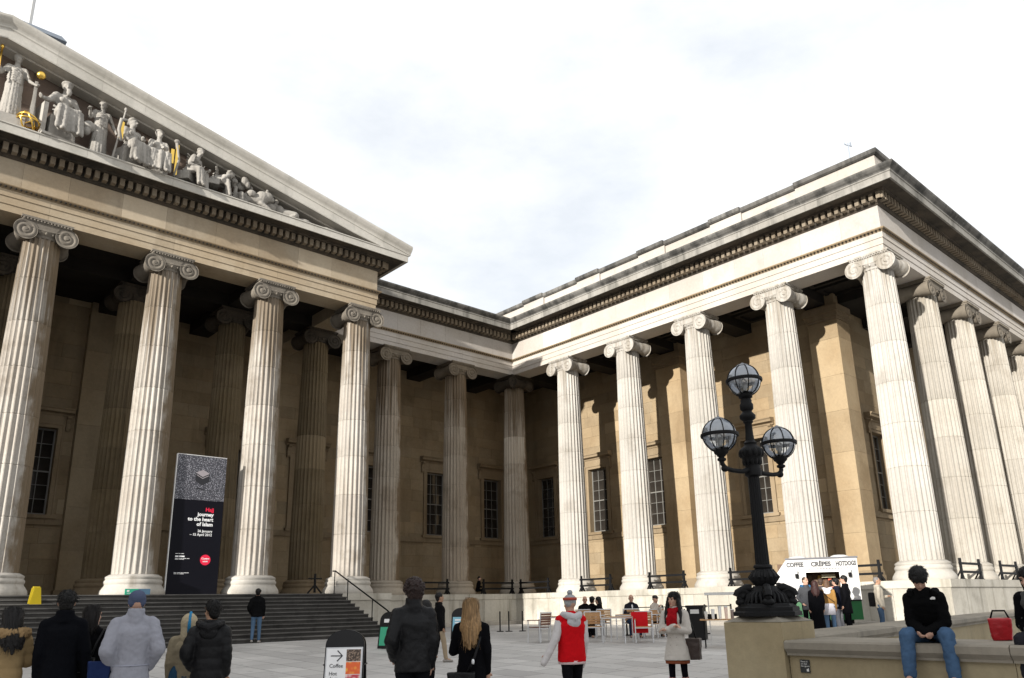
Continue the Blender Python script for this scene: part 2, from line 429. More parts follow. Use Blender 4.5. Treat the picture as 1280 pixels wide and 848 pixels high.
def mesh_with(me, mat):
    key = (me.name, mat.name)
    if key not in DR:
        c = me.copy(); c.materials.clear(); c.materials.append(mat); DR[key] = c
    return DR[key]
def column(x, y, facing, mat, capmat, basemat, corner=False, tint=(1,1,1,1)):
    # the column part is its moulded base; drums and capital are its pieces
    b = O('column', mesh_with(BASEM, basemat), None, MUS, (x, y, 0), 0, tint)
    for k in range(7):
        o = O('drum', drum(k, mat), None, b); tv = 1+random.uniform(-.05,.05); o.color = (tint[0]*tv, tint[1]*tv, tint[2]*tv, 1)
    O('capital', mesh_with(CORN if corner else CAPM, capmat), None, b, None, R(90) if facing == 'x' else 0, tint)
    return b
for k in range(8):
    column(PX0-SPX*k, -4.10, 'y', M['col'], M['capd'], M['base'])
for k in range(5):
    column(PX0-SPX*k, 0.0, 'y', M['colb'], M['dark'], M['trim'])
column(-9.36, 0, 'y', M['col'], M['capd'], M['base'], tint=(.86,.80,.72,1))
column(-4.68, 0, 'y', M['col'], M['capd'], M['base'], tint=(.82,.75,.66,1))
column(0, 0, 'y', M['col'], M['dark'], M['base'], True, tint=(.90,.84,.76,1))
for j in range(1, 5): column(0, WY[j], 'x', M['colw'], M['colw'], M['base'])
column(0, WY[5], 'x', M['colw'], M['colw'], M['base'])
for k in range(1, 6): column(4.573*k, WY[5], 'y', M['colw'], M['capd'], M['base'], tint=(.92,.90,.86,1))
# --- swept mouldings on a mitred path; outward is to the right of travel
class Path:
    def __init__(s, pts, dz=0.):
        s.p = [Vector((a, b)) for a, b in pts]; s.dz = dz; n = len(pts)
        s.d = [(s.p[i+1]-s.p[i]).normalized() for i in range(n-1)]
        s.n = [Vector((d.y, -d.x)) for d in s.d]
        s.len = [(s.p[i+1]-s.p[i]).length for i in range(n-1)]
    def corner(s, i, o):
        if i == 0: return s.p[0]+s.n[0]*o
        if i == len(s.p)-1: return s.p[-1]+s.n[-1]*o
        a, b = s.n[i-1], s.n[i]; m_ = (a+b); return s.p[i]+m_*(o/(1+a.dot(b)))
    def piece(s, mb, prof, seg, a0=None, a1=None):
        """extrude closed profile [(o,z)] along segment seg from a0 to a1 metres (None = mitred end)"""
        e = []
        for a, ci in ((a0, seg), (a1, seg+1)):
            row = []
            for o, z in prof:
                q = s.corner(ci, o) if a is None else s.p[seg]+s.d[seg]*a+s.n[seg]*o
                row.append((q.x, q.y, z+s.dz))
            e.append(row)
        n = len(prof); v = e[0]+e[1]
        f = [(i, (i+1) % n, n+(i+1) % n, n+i) for i in range(n)]+[tuple(range(n-1,-1,-1)), tuple(range(n, 2*n))]
        mb.add(v, f)
    def blocks(s, prof, seg, cuts, name, mat, parent, gap=.006, tint=(1,1,1,1), z_jit=0):
        """one object per stone; cuts = inner cut positions"""
        c = [None]+list(cuts)+[None]
        for i in range(len(c)-1):
            a0 = None if c[i] is None else c[i]+gap/2
            a1 = None if c[i+1] is None else c[i+1]-gap/2
            mb = MB(); s.piece(mb, prof, seg, a0, a1); o = mb.obj(name, mat, parent); o.color = tint
def cuts_every(length, step, jitter=0., start=None):
    r = []; a = start if start is not None else step
    while a < length-.45*step:
        r.append(a+random.uniform(-jitter, jitter)); a += step
    return r
CW = Path([(-13.22,0),(0,0),(0,-23.10),(36,-23.10)])
PO = Path([(-45.16,4.6),(-45.16,-4.10),(-13.87,-4.10),(-13.87,4.6)], dz=-.004)
F0 = .63
ARCH = [(-.60,13.33),(F0,13.33),(F0,13.60),(F0+.035,13.605),(F0+.035,13.88),(F0+.07,13.885),(F0+.07,14.14),(-.60,14.14)]
TAEN = [(-.55,14.14),(F0+.09,14.14),(F0+.10,14.18),(F0+.17,14.22),(F0+.20,14.255),(F0+.20,14.29),(-.55,14.29)]
FRIE = [(-.55,14.29),(F0+.03,14.29),(F0+.03,15.36),(-.55,15.36)]
BEDM = [(-.50,15.36),(F0+.07,15.36),(F0+.12,15.42),(F0+.17,15.44),(F0+.17,15.78),(-.50,15.78)]
SOFF_P = [(-.45,15.78),(F0+.52,15.78),(F0+.54,15.83),(F0+.985,15.83),(F0+.985,16.14),(-.45,16.14)]
CORN_P = [(F0+.99,15.83),(F0+1.02,15.83),(F0+1.05,15.79),(F0+1.10,15.79),(F0+1.10,16.08),(F0+1.14,16.11),(F0+1.14,16.15),(F0+.99,16.15)]
CYMA = [(-.40,16.15),(F0+1.14,16.15),(F0+1.16,16.20),(F0+1.24,16.26),(F0+1.31,16.34),(F0+1.33,16.38),(F0+1.33,16.44),(-.40,16.50)]
def dentils(path, seg, name, mat, parent, pitch=.30):
    L_ = path.len[seg]; n = int(L_/pitch); mb = MB(); d, nn, p0 = path.d[seg], path.n[seg], path.p[seg]
    a = -1.0
    while a < L_+1.0:
        lo = path.corner(seg, F0+.44); hi = path.corner(seg+1, F0+.44)
        q0 = (lo-p0).dot(d); q1 = (hi-p0).dot(d)
        if q0-.02 <= a and a+.17 <= q1+.02:
            v = []
            for z in (15.47+path.dz, 15.775+path.dz):
                for (al, o) in ((a, F0+.15), (a+.17, F0+.15), (a+.17, F0+.43), (a, F0+.43)):
                    w = p0+d*al+nn*o; v.append((w.x, w.y, z))
            mb.add(v, [(0,1,2,3),(7,6,5,4),(0,4,5,1),(1,5,6,2),(2,6,7,3),(3,7,4,0)])
        a += pitch
    return stuff(mb.obj(name, mat, parent))
def eggs(path, seg, o, z, name, mat, parent, pitch=.16, r=.05):
    mb = MB(); d, nn, p0 = path.d[seg], path.n[seg], path.p[seg]; a = .3
    q0 = (path.corner(seg, o)-p0).dot(d); q1 = (path.corner(seg+1, o)-p0).dot(d); a = q0+.08
    while a < q1-.05:
        w = p0+d*a+nn*o
        v = [(w.x-d.x*r, w.y-d.y*r, z),(w.x+nn.x*r, w.y+nn.y*r, z-.015),(w.x+d.x*r, w.y+d.y*r, z),(w.x, w.y, z+.055),(w.x, w.y, z-.06)]
        mb.add(v, [(0,1,3),(1,2,3),(1,0,4),(2,1,4)]); a += pitch
    return stuff(mb.obj(name, mat, parent))
def entablature(path, segs, colcuts, mat, top_mat, cornice_cyma=True, dent_mat=None, cyma_mat=None):
    for sg in segs:
        L_ = path.len[sg]
        mb = MB(); path.piece(mb, [(-.58,13.36),(F0-.05,13.36),(F0-.05,14.12),(-.58,14.12)], sg); a = mb.obj('architrave', mat, MUS)
        path.blocks(ARCH, sg, colcuts.get(sg, []), 'stone_block', mat, a, tint=(1.08,1.07,1.05,1))
        mb = MB(); path.piece(mb, [(-.5,14.15),(F0+.06,14.15),(F0+.06,14.28),(-.5,14.28)], sg); tn = mb.obj('taenia_moulding', mat, MUS)
        path.blocks(TAEN, sg, cuts_every(L_, 2.3), 'moulding_block', M['trim'], tn)
        eggs(path, sg, F0+.165, 14.20+path.dz, 'egg_ornament', M['soot_shade'], tn)
        mb = MB(); path.piece(mb, [(-.5,14.3),(F0-.02,14.3),(F0-.02,15.35),(-.5,15.35)], sg); fr = mb.obj('frieze', mat, MUS)
        path.blocks(FRIE, sg, cuts_every(L_, 1.85, .25), 'stone_block', mat, fr)
        mb = MB(); path.piece(mb, BEDM, sg); bd = mb.obj('bed_moulding', M['dark'], MUS)  # dark colour paints the shade between the dentils
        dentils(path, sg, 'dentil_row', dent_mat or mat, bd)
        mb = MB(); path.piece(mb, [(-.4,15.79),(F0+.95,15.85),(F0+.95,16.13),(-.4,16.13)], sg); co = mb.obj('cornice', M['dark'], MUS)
        path.blocks(SOFF_P, sg, cuts_every(L_, 1.55, .05), 'soffit_block', M['dark'], co)  # underside colour holds painted shade as well as soot
        path.blocks(CORN_P, sg, cuts_every(L_, 1.55, .05), 'cornice_block', top_mat, co)
        if cornice_cyma:
            path.blocks(CYMA, sg, cuts_every(L_, 1.55, .05, .8), 'cyma_block', cyma_mat or top_mat, co, gap=.01)
entablature(CW, (0,1,2), {0: [3.86, 8.54], 1: [-y for y in WY[1:5]], 2: [4.573*k for k in range(1,8)]}, M['ent'], M['lip2'], cyma_mat=M['lich'], dent_mat=M['dent'])
entablature(PO, (0,1,2), {1: [SPX*k for k in range(1,7)], 0: [4.6], 2: [4.1]}, M['entp'], M['lip'], False, dent_mat=M['dent'])
# cyma only on the flanks of the portico (the front carries the pediment)
# --- attic parapet of the wing
PA = Path([(0,9),(0,-23.10),(36,-23.10)])
def parapet():
    mb = MB(); PA.piece(mb, [(-.3,16.45),(F0+.55,16.45),(F0+.55,16.62),(-.3,16.62)], 0); PA.piece(mb, [(-.3,16.45),(F0+.55,16.45),(F0+.55,16.62),(-.3,16.62)], 1)
    pr = mb.obj('attic_parapet', M['lich'], MUS)
    for sg in (0, 1):
        L_ = PA.len[sg]; per = 4.573; off = 2.0 if sg == 0 else -.2
        cuts = []; a = off
        edges = []
        while a < L_+1:
            edges += [a, a+1.75]; a += per
        edges = [e for e in edges if .4 < e < L_-.4]
        c = [None]+edges+[None]
        for i in range(len(c)-1):
            mid = ((c[i] or 0)+(c[i+1] or L_))/2
            proud = ((mid-off) % per) < 1.75 or (sg == 0 and c[i+1] is None) or (sg == 1 and c[i] is None)
            e = .10 if proud else 0.; up = .03 if proud else 0.
            mb = MB(); PA.piece(mb, [(-.2,16.62),(F0+.22+e,16.62),(F0+.22+e,17.46+up),(-.2,17.46+up)], sg, c[i], c[i+1]); mb.obj('parapet_block', M['ent'], pr)
            mb = MB(); PA.piece(mb, [(-.25,17.462+up),(F0+.28+e,17.462+up),(F0+.36+e,17.52+up),(F0+.38+e,17.60+up),(F0+.38+e,17.70+up),(-.25,17.76+up)], sg, c[i], c[i+1]); mb.obj('coping_block', M['lich'], pr)
parapet()
# --- pediment
PED_X, PED_TIP, PED_S = -29.515, -12.02, .213
def rake_z(x, base=16.56): return base+PED_S*(PED_TIP-x) if x > PED_X else base+PED_S*(x-(2*PED_X-PED_TIP))
PYF = -4.10-F0
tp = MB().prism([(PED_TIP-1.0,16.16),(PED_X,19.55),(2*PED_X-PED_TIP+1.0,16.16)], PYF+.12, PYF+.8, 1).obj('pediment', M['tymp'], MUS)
# tympanum slabs
def ped_slabs():
    z = 16.17
    h = .78
    while z < 19.4:
        half = (19.50-(z+h*.98))/PED_S if z+h < 19.5 else .8
        half = min(half, 17)
        if half < .6: break
        x = PED_X-half
        while x < PED_X+half-.2:
            w = min(1.5+random.uniform(-.3,.4), PED_X+half-x)
            MB().box(x+.004, x+w-.004, PYF, PYF+.12, z+.004, z+h-.004).obj('tympanum_slab', M['tymp'], tp); x += w
        z += h
ped_slabs()
# raking cornice: profile (y out, dz along vertical), stones along the slope
RK = [(PYF+.05,-.86),(PYF-.50,-.86),(PYF-.52,-.80),(PYF-1.00,-.80),(PYF-1.08,-.84),(PYF-1.10,-.80),(PYF-1.10,-.46),(PYF-1.14,-.42),(PYF-1.14,-.36),(PYF-1.17,-.30),(PYF-1.25,-.22),(PYF-1.31,-.13),(PYF-1.33,-.08),(PYF-1.33,0.),(PYF+.05,.10)]
rk = MB().prism([(PED_TIP-1.5,16.2),(PED_X,19.9),(2*PED_X-PED_TIP+1.5,16.2)], PYF+.3, PYF+1.2, 1).obj('raking_cornice', M['lip'], MUS)
for sgn in (1, -1):
    x0 = PED_TIP if sgn > 0 else 2*PED_X-PED_TIP
    n = 11; step = (PED_X-x0)/n
    for i in range(n):
        a, b = x0+step*i+(.004*sgn*-1 if i else 0), x0+step*(i+1)
        mb = MB(); e = []
        for x in (a, b):
            e.append([(x, y, max(rake_z(x)+dz, 16.153+.0005*k)) for k, (y, dz) in enumerate(RK)])
        n_ = len(RK); v = e[0]+e[1]
        mb.add(v, [(k, (k+1) % n_, n_+(k+1) % n_, n_+k) for k in range(n_)]+[tuple(range(n_)), tuple(range(2*n_-1, n_-1, -1))])
        mb.obj('raking_block', M['lip'], rk)
# slate roof behind the pediment, lead roofs of the rest
rf = MB().prism([(PED_TIP-.6,16.2),(PED_X,19.98),(2*PED_X-PED_TIP+.6,16.2)], PYF+1.2, 30, 1).obj('roof', M['lead'], MUS)
mb = MB(); mb.box(-13.1, .3, .4, 30, 16.1, 16.42); mb.box(.3, 36, -22.5, 30, 16.1, 16.42); mb.box(-46, -13.1, 4.5, 30, 15.2, 16.15); mb.obj('flat_roof', M['lead'], rf)
mb = MB(); mb.box(-31.5,-24.0, 4.0, 9.0, 17.6, 22.9); mb.prism([(4.0,22.9),(9.0,22.9),(6.5,23.7)], -31.7, -23.8, 0)
lan = mb.obj('roof_lantern', M['lead'], rf)
# --- ceilings with beams
ce = MB().box(-44.6,-13.9,-3.55,5.2,13.98,14.3).box(-13.9,.5,.55,5.2,13.98,14.3).box(.5,5.4,.55,5.2,13.98,14.3).box(.55,5.4,-22.5,.55,13.98,14.3).box(5.4,36,-22.5,-18.0,13.98,14.3).obj('ceiling', M['soot_shade'], MUS)  # ceiling shade is put into its near-black colour
def beam(x0,x1,y0,y1): MB().box(x0,x1,y0,y1,13.42,13.978).obj('ceiling_beam', M['soot_shade'], ce)
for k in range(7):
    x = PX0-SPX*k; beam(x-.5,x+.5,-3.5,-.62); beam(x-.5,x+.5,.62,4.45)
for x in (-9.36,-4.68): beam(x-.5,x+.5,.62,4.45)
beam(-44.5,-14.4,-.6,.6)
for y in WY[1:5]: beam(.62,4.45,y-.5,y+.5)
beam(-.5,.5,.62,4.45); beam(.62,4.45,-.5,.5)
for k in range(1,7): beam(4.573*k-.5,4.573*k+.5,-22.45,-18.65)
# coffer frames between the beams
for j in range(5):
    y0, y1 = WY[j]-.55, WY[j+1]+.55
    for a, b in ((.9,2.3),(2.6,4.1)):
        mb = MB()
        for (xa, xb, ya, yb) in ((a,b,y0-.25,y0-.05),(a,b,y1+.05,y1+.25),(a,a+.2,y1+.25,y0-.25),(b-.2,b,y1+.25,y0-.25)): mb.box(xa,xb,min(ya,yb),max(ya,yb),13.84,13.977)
        mb.obj('coffer_frame', M['soot_shade'], ce)
# ---------------------------------------------------------------- walls of the museum
UNIT = MB().box(-.5,.5,-.5,.5,-.5,.5).mesh('stone_block'); UNIT.materials.append(M['wall'])
def cut_rects(rects, hole):
    out = []; hx0, hx1, hz0, hz1 = hole
    for (a, b, c, d) in rects:
        if b <= hx0 or a >= hx1 or d <= hz0 or c >= hz1: out.append((a, b, c, d)); continue
        if a < hx0: out.append((a, hx0, c, d))
        if b > hx1: out.append((hx1, b, c, d))
        m0, m1 = max(a, hx0), min(b, hx1)
        if c < hz0: out.append((m0, m1, c, hz0))
        if d > hz1: out.append((m0, m1, hz1, d))
    return [(a, b, c, d) for a, b, c, d in out if b-a > .05 and d-c > .05]
def ashlar(parent, u0, u1, face, axis, holes, width=1.3, z0=.42, z1=13.98, course=.664, depth=.45, sign=1):
    """stones of a wall; axis 'y': wall runs in x with its face at y=face looking to -y; axis 'x': runs in y, looks to -x"""
    z = z0; row = 0
    while z < z1-.2:
        h = min(course, z1-z); u = u0-(row % 2)*width*.5; rects = []
        while u < u1-.05:
            w = width*random.uniform(.72, 1.3); a, b = max(u, u0), min(u+w, u1)
            if u1-b < .35: b = u1
            if b-a > .08: rects.append((a, b, z, z+h))
            u = u+w if b < u1 else u1
        for hl in holes: rects = cut_rects(rects, hl)
        for a, b, c, d in rects:
            o = O('stone_block', UNIT, None, parent); pj = random.uniform(0, .008); g = .007
            if axis == 'y': o.location = ((a+b)/2, face+depth/2-pj, (c+d)/2); o.scale = (b-a-g, depth, d-c-g)
            else: o.location = (face+depth/2-pj, (a+b)/2, (c+d)/2); o.scale = (depth, b-a-g, d-c-g)
            t_ = random.random(); v = random.uniform(.93,1.07); o.color = (v, v*(1-.04*t_), v*(1-.10*t_), 1)
        z += h; row += 1
OPW, OPZ0, OPZ1 = .76, 3.66, 7.62
def hole(c): return (c-1.0, c+1.0, OPZ0-.02, OPZ1+.25)
WX = [1.9,-2.75,-7.35,-11.8,-16.3,-20.7,-25.0]
WYS = [1.9,-2.75,-7.2,-13.85]
mb = MB().box(-45.2, -12.0, 4.95, 5.4, 0, 14.0); wp = mb.obj('portico_wall', M['wall'], MUS)
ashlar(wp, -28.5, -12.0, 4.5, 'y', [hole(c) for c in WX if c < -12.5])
MB().box(-45.2,-28.5,4.5,4.948,0,13.98).obj('wall_face', M['wall'], wp)
mb = MB().box(-11.996, 5.4, 4.95, 5.4, 0, 14.0); wc = mb.obj('colonnade_wall', M['wall'], MUS)
ashlar(wc, -12.0, 4.5, 4.5, 'y', [hole(c) for c in WX if c > -12.5])
mb = MB().box(4.95, 5.4, -18.2, 4.946, 0, 14.0); ww = mb.obj('wing_wall', M['wall'], MUS)
ashlar(ww, -18.6, 4.5, 4.5, 'x', [hole(c) for c in WYS]+[(-10.2,-8.5,0,14),(-18.7,-18.0,0,14)], 1.42)
mb = MB().box(5.42, 36, -18.15, -17.8, 0, 14.0); wf = mb.obj('wing_front_wall', M['wall'], MUS)
ashlar(wf, 4.6, 14.0, -18.6, 'y', [hole(8.55)], 1.35)
MB().box(14.0,36,-18.6,-18.152,0,13.98).obj('wall_face', M['wall'], wf)
# plinth course, string course
def band(parent, name, a0, a1, face, axis, z0, z1, out, step=2.1, mat='trim'):
    a = a0
    while a < a1-.05:
        b = min(a+step, a1); mb = MB()
        if a1-b < .6: b = a1
        if axis == 'y': mb.box(a+.004, b-.004, face-out, face+.12, z0, z1)
        else: mb.box(face-out, face+.12, a+.004, b-.004, z0, z1)
        mb.obj(name, M[mat], parent); a = b
for par, a0, a1, fc, ax in ((wp,-28.5,-12,4.5,'y'),(wc,-12,4.5,4.5,'y'),(ww,-18.05,-10.25,4.5,'x'),(ww,-8.45,4.5,4.5,'x'),(wf,5.0,14,-18.6,'y')):
    band(par, 'plinth_course', a0, a1, fc, ax, .003, .418, .09)
    band(par, 'string_course', a0, a1, fc, ax, 3.22, 3.52, .10)
# pilasters and corner pier
def pier(name, x0, x1, y0, y1):
    p = MB().box(x0+.03,x1,y0+.03,y1-.03,0,13.9).obj(name, M['wall'], MUS)
    MB().box(x0-.10,x1,y0-.10,y1+.10,.003,.40).box(x0-.05,x1,y0-.05,y1+.05,.40,.58).obj('pier_base', M['trim'], p)
    z = .58
    for h in (1.7,1.95,1.8,2.0,1.75,1.85,.94):
        o = O('stone_block', UNIT, None, p); o.location = ((x0+x1)/2,(y0+y1)/2,z+h/2); o.scale = (x1-x0, y1-y0, h-.008); v = random.uniform(.98,1.2); o.color = (v,v*.97,v*.92,1); z += h
    MB().box(x0-.04,x1,y0-.04,y1+.04,12.58,12.72).box(x0-.09,x1,y0-.09,y1+.09,12.72,12.95).box(x0-.16,x1,y0-.16,y1+.16,12.95,13.3).obj('pier_capital', M['trim'], p)
pier('pilaster', 3.6, 4.94, -10.2, -8.5)
pier('corner_pier', 3.6, 4.9, -19.5, -18.03)
def pier_y(name, x0, x1, y0, y1):
    p = MB().box(x0+.03,x1-.03,y0+.03,y1,0,13.9).obj(name, M['wall'], MUS); z = .4
    for h in (1.7,1.95,1.8,2.0,1.75,1.85,1.9):
        o = O('stone_block', UNIT, None, p); o.location = ((x0+x1)/2,(y0+y1)/2,z+h/2); o.scale = (x1-x0, y1-y0, h-.008); z += h
    MB().box(x0-.08,x1+.08,y0-.08,y1,.003,.4).obj('pier_base', M['trim'], p)
pier_y('pilaster', -23.6, -22.0, 4.05, 4.49)
# --- windows: built facing -y with the wall face at y=0
def make_window():
    mb = MB()
    for s in (-1, 1):
        mb.box(min(s*.755,s*1.0), max(s*.755,s*1.0), -.07, .40, OPZ0, OPZ1+.22)
        mb.box(min(s*.93,s*1.02), max(s*.93,s*1.02), -.11, -.07, OPZ0, OPZ1+.24)
    mb.box(-.755,.755,-.07,.40,OPZ1,OPZ1+.22); mb.box(-1.02,1.02,-.11,-.072,OPZ1+.15,OPZ1+.24)
    w = mb.obj('window', M['trim'], MUS)
    MB().box(-1.12,1.12,-.20,.40,OPZ0-.16,OPZ0).obj('window_sill', M['trim'], w)
    MB().box(-1.0,1.0,-.06,.2,OPZ1+.24,OPZ1+.58).obj('window_frieze', M['trim'], w)
    MB().prism([(.2,8.2),(-.10,8.2),(-.14,8.28),(-.36,8.34),(-.38,8.44),(-.44,8.50),(-.44,8.54),(.2,8.6)], -1.30, 1.30, 0).obj('window_hood', M['trim'], w)
    for s in (-1, 1):
        mb = MB(); mb.prism([(.0,7.55),(-.10,7.52),(-.16,7.62),(-.13,7.85),(-.20,8.05),(-.30,8.12),(-.31,8.2),(.0,8.2)], s*1.13-.085, s*1.13+.085, 0); mb.obj('console', M['trim'], w)
    mb = MB(); g0, g1 = OPZ0+.01, OPZ1-.01; y0, y1 = .30, .36
    mb.box(-.75,-.69,y0,y1,g0,g1).box(.69,.75,y0,y1,g0,g1).box(-.69,.69,y0,y1,g0,g0+.09).box(-.69,.69,y0,y1,g1-.07,g1); mid = (g0+g1)/2
    mb.box(-.69,.69,y0-.01,y1,mid-.03,mid+.03)
    for k in (1, 2): mb.box(-.69+1.38/3*k-.014,-.69+1.38/3*k+.014,y0+.005,y1,g0+.09,g1-.07)
    zs_ = [g0+.09+(g1-.07-g0-.09)/6*k for k in range(7)]
    for k in (1,2,4,5): mb.box(-.69,.69,y0+.006,y1,zs_[k]-.012,zs_[k]+.012)
    mb.obj('sash_frame', M['sash'], w)
    pm = MB().box(-.225,.225,0,.006,-.30,.30).mesh('pane'); pm.materials.append(M['pane'])
    for i in range(3):
        for k in range(6):
            p = O('pane', pm, None, w, (-.46+.46*i, .345, (zs_[k]+zs_[k+1])/2)); p.rotation_euler = (random.uniform(-.01,.01), 0, random.uniform(-.012,.012))
    return w
win0 = make_window(); first = True
for c in WX:
    w = win0 if first else copy_tree(win0, MUS); first = False
    w.location = (c, 4.5, 0)
for c in WYS:
    w = copy_tree(win0, MUS); w.location = (4.5, c, 0); w.rotation_euler = (0,0,R(-90))
w = copy_tree(win0, MUS); w.location = (8.55, -18.6, 0)
# unseen block added beyond the portico to keep the sun out of it
MB().box(-56,-46.9,-4.9,6,-1.9,16.4).obj('west_sun_block', M['wall'], MUS)
# ---------------------------------------------------------------- stylobate, retaining walls, steps
fl = MB().box(-46.5,-12.5,-5.30,5.4,-.3,-.001).box(-12.5,5.4,-1.30,5.4,-.3,-.001).box(-1.30,36,-24.4,-1.30,-.3,-.001).obj('colonnade_floor', M['floor'], MUS)
core = MB().box(-46.4,-12.6,-5.2,5,-1.9,-.301).box(-12.6,5,-1.2,5,-1.9,-.301).box(-1.2,36,-24.3,-1.2,-1.9,-.301).obj('stylobate', M['plinth'], MUS)
ST = Path([(-15.0,-5.30),(-12.50,-5.30),(-12.50,-1.30),(-1.30,-1.30),(-1.30,-24.40),(36,-24.40)])
for sg in range(5):
    L_ = ST.len[sg]
    lower = cuts_every(L_, 1.75, .12); upper = cuts_every(L_, 2.1, .1, 1.1)
    ST.blocks([(-.08,-1.9),(.04,-1.9),(.04,-.30),(-.08,-.30)], sg, lower, 'stone_block', M['plinth'], core, .012)
    ST.blocks([(-.10,-.298),(.07,-.298),(.09,-.27),(.09,.0),(-.10,.0)], sg, upper, 'coping_block', M['plinth'], core, .008)
    ST.blocks([(.042,-1.9),(.22,-1.9),(.22,-1.50),(.19,-1.47),(.042,-1.45)], sg, cuts_every(L_, 1.4, .1), 'footing_block', M['floor'], core, .008)
NS = 12; RIS = 1.65/NS; TRD = .345
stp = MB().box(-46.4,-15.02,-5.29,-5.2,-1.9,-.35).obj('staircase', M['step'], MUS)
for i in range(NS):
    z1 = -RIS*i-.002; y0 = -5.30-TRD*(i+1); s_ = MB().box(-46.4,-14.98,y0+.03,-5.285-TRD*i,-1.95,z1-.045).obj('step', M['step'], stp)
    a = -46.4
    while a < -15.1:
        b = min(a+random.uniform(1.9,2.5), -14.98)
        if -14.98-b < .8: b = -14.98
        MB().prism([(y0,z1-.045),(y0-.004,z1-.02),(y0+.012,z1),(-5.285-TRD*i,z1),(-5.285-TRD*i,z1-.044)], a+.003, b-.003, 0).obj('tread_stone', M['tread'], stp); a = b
# ---------------------------------------------------------------- terrace block added outside the frame to shade the forecourt
def terrace():
    t = thing('shade_terrace', 'brown brick terrace added out of view to shade the forecourt', 'building', (-78,-42,0))
    MB().box(-6,0,-20,22,-2.6,14.9).obj('wall', plain('brick_brown', (.25,.16,.11), .9), t)
    MB().prism([(-6.4,14.9),(.3,14.9),(-3,16.7)], -20.2, 22, 1).obj('roof', M['lead'], t)
    for i in range(5):
        MB().box(-3.6,-2.4,-18+8.6*i,-16.6+8.6*i,15.5,16.9).obj('chimney', M['wall'], t)
        for k in range(4):
            w = MB().box(0,.05,-17.5+8*i,-16.1+8*i,-1+4*k,1.2+4*k).obj('window', M['pane'], t)
terrace()
# ---------------------------------------------------------------- text helper
def text_obj(s, size, mat, parent, loc, rot, align='LEFT', bold=0., sx=1.0, name='lettering', depth=.003):
    cu = bpy.data.curves.new('t', 'FONT'); cu.body = s; cu.size = size; cu.align_x = align; cu.extrude = depth; cu.offset = bold; cu.resolution_u = 3
    me = bake_mesh(bpy.data.objects.new('t', cu)); bpy.data.curves.remove(cu)
    me.materials.clear(); me.materials.append(mat)
    o = O(name, me, None, parent, loc); o.rotation_euler = rot; o.scale = (sx, 1, 1); return o
UP_S = (R(90), 0, 0)              # lettering on a face that looks to -y
UP_W = (R(90), 0, R(-90))         # lettering on a face that looks to -x
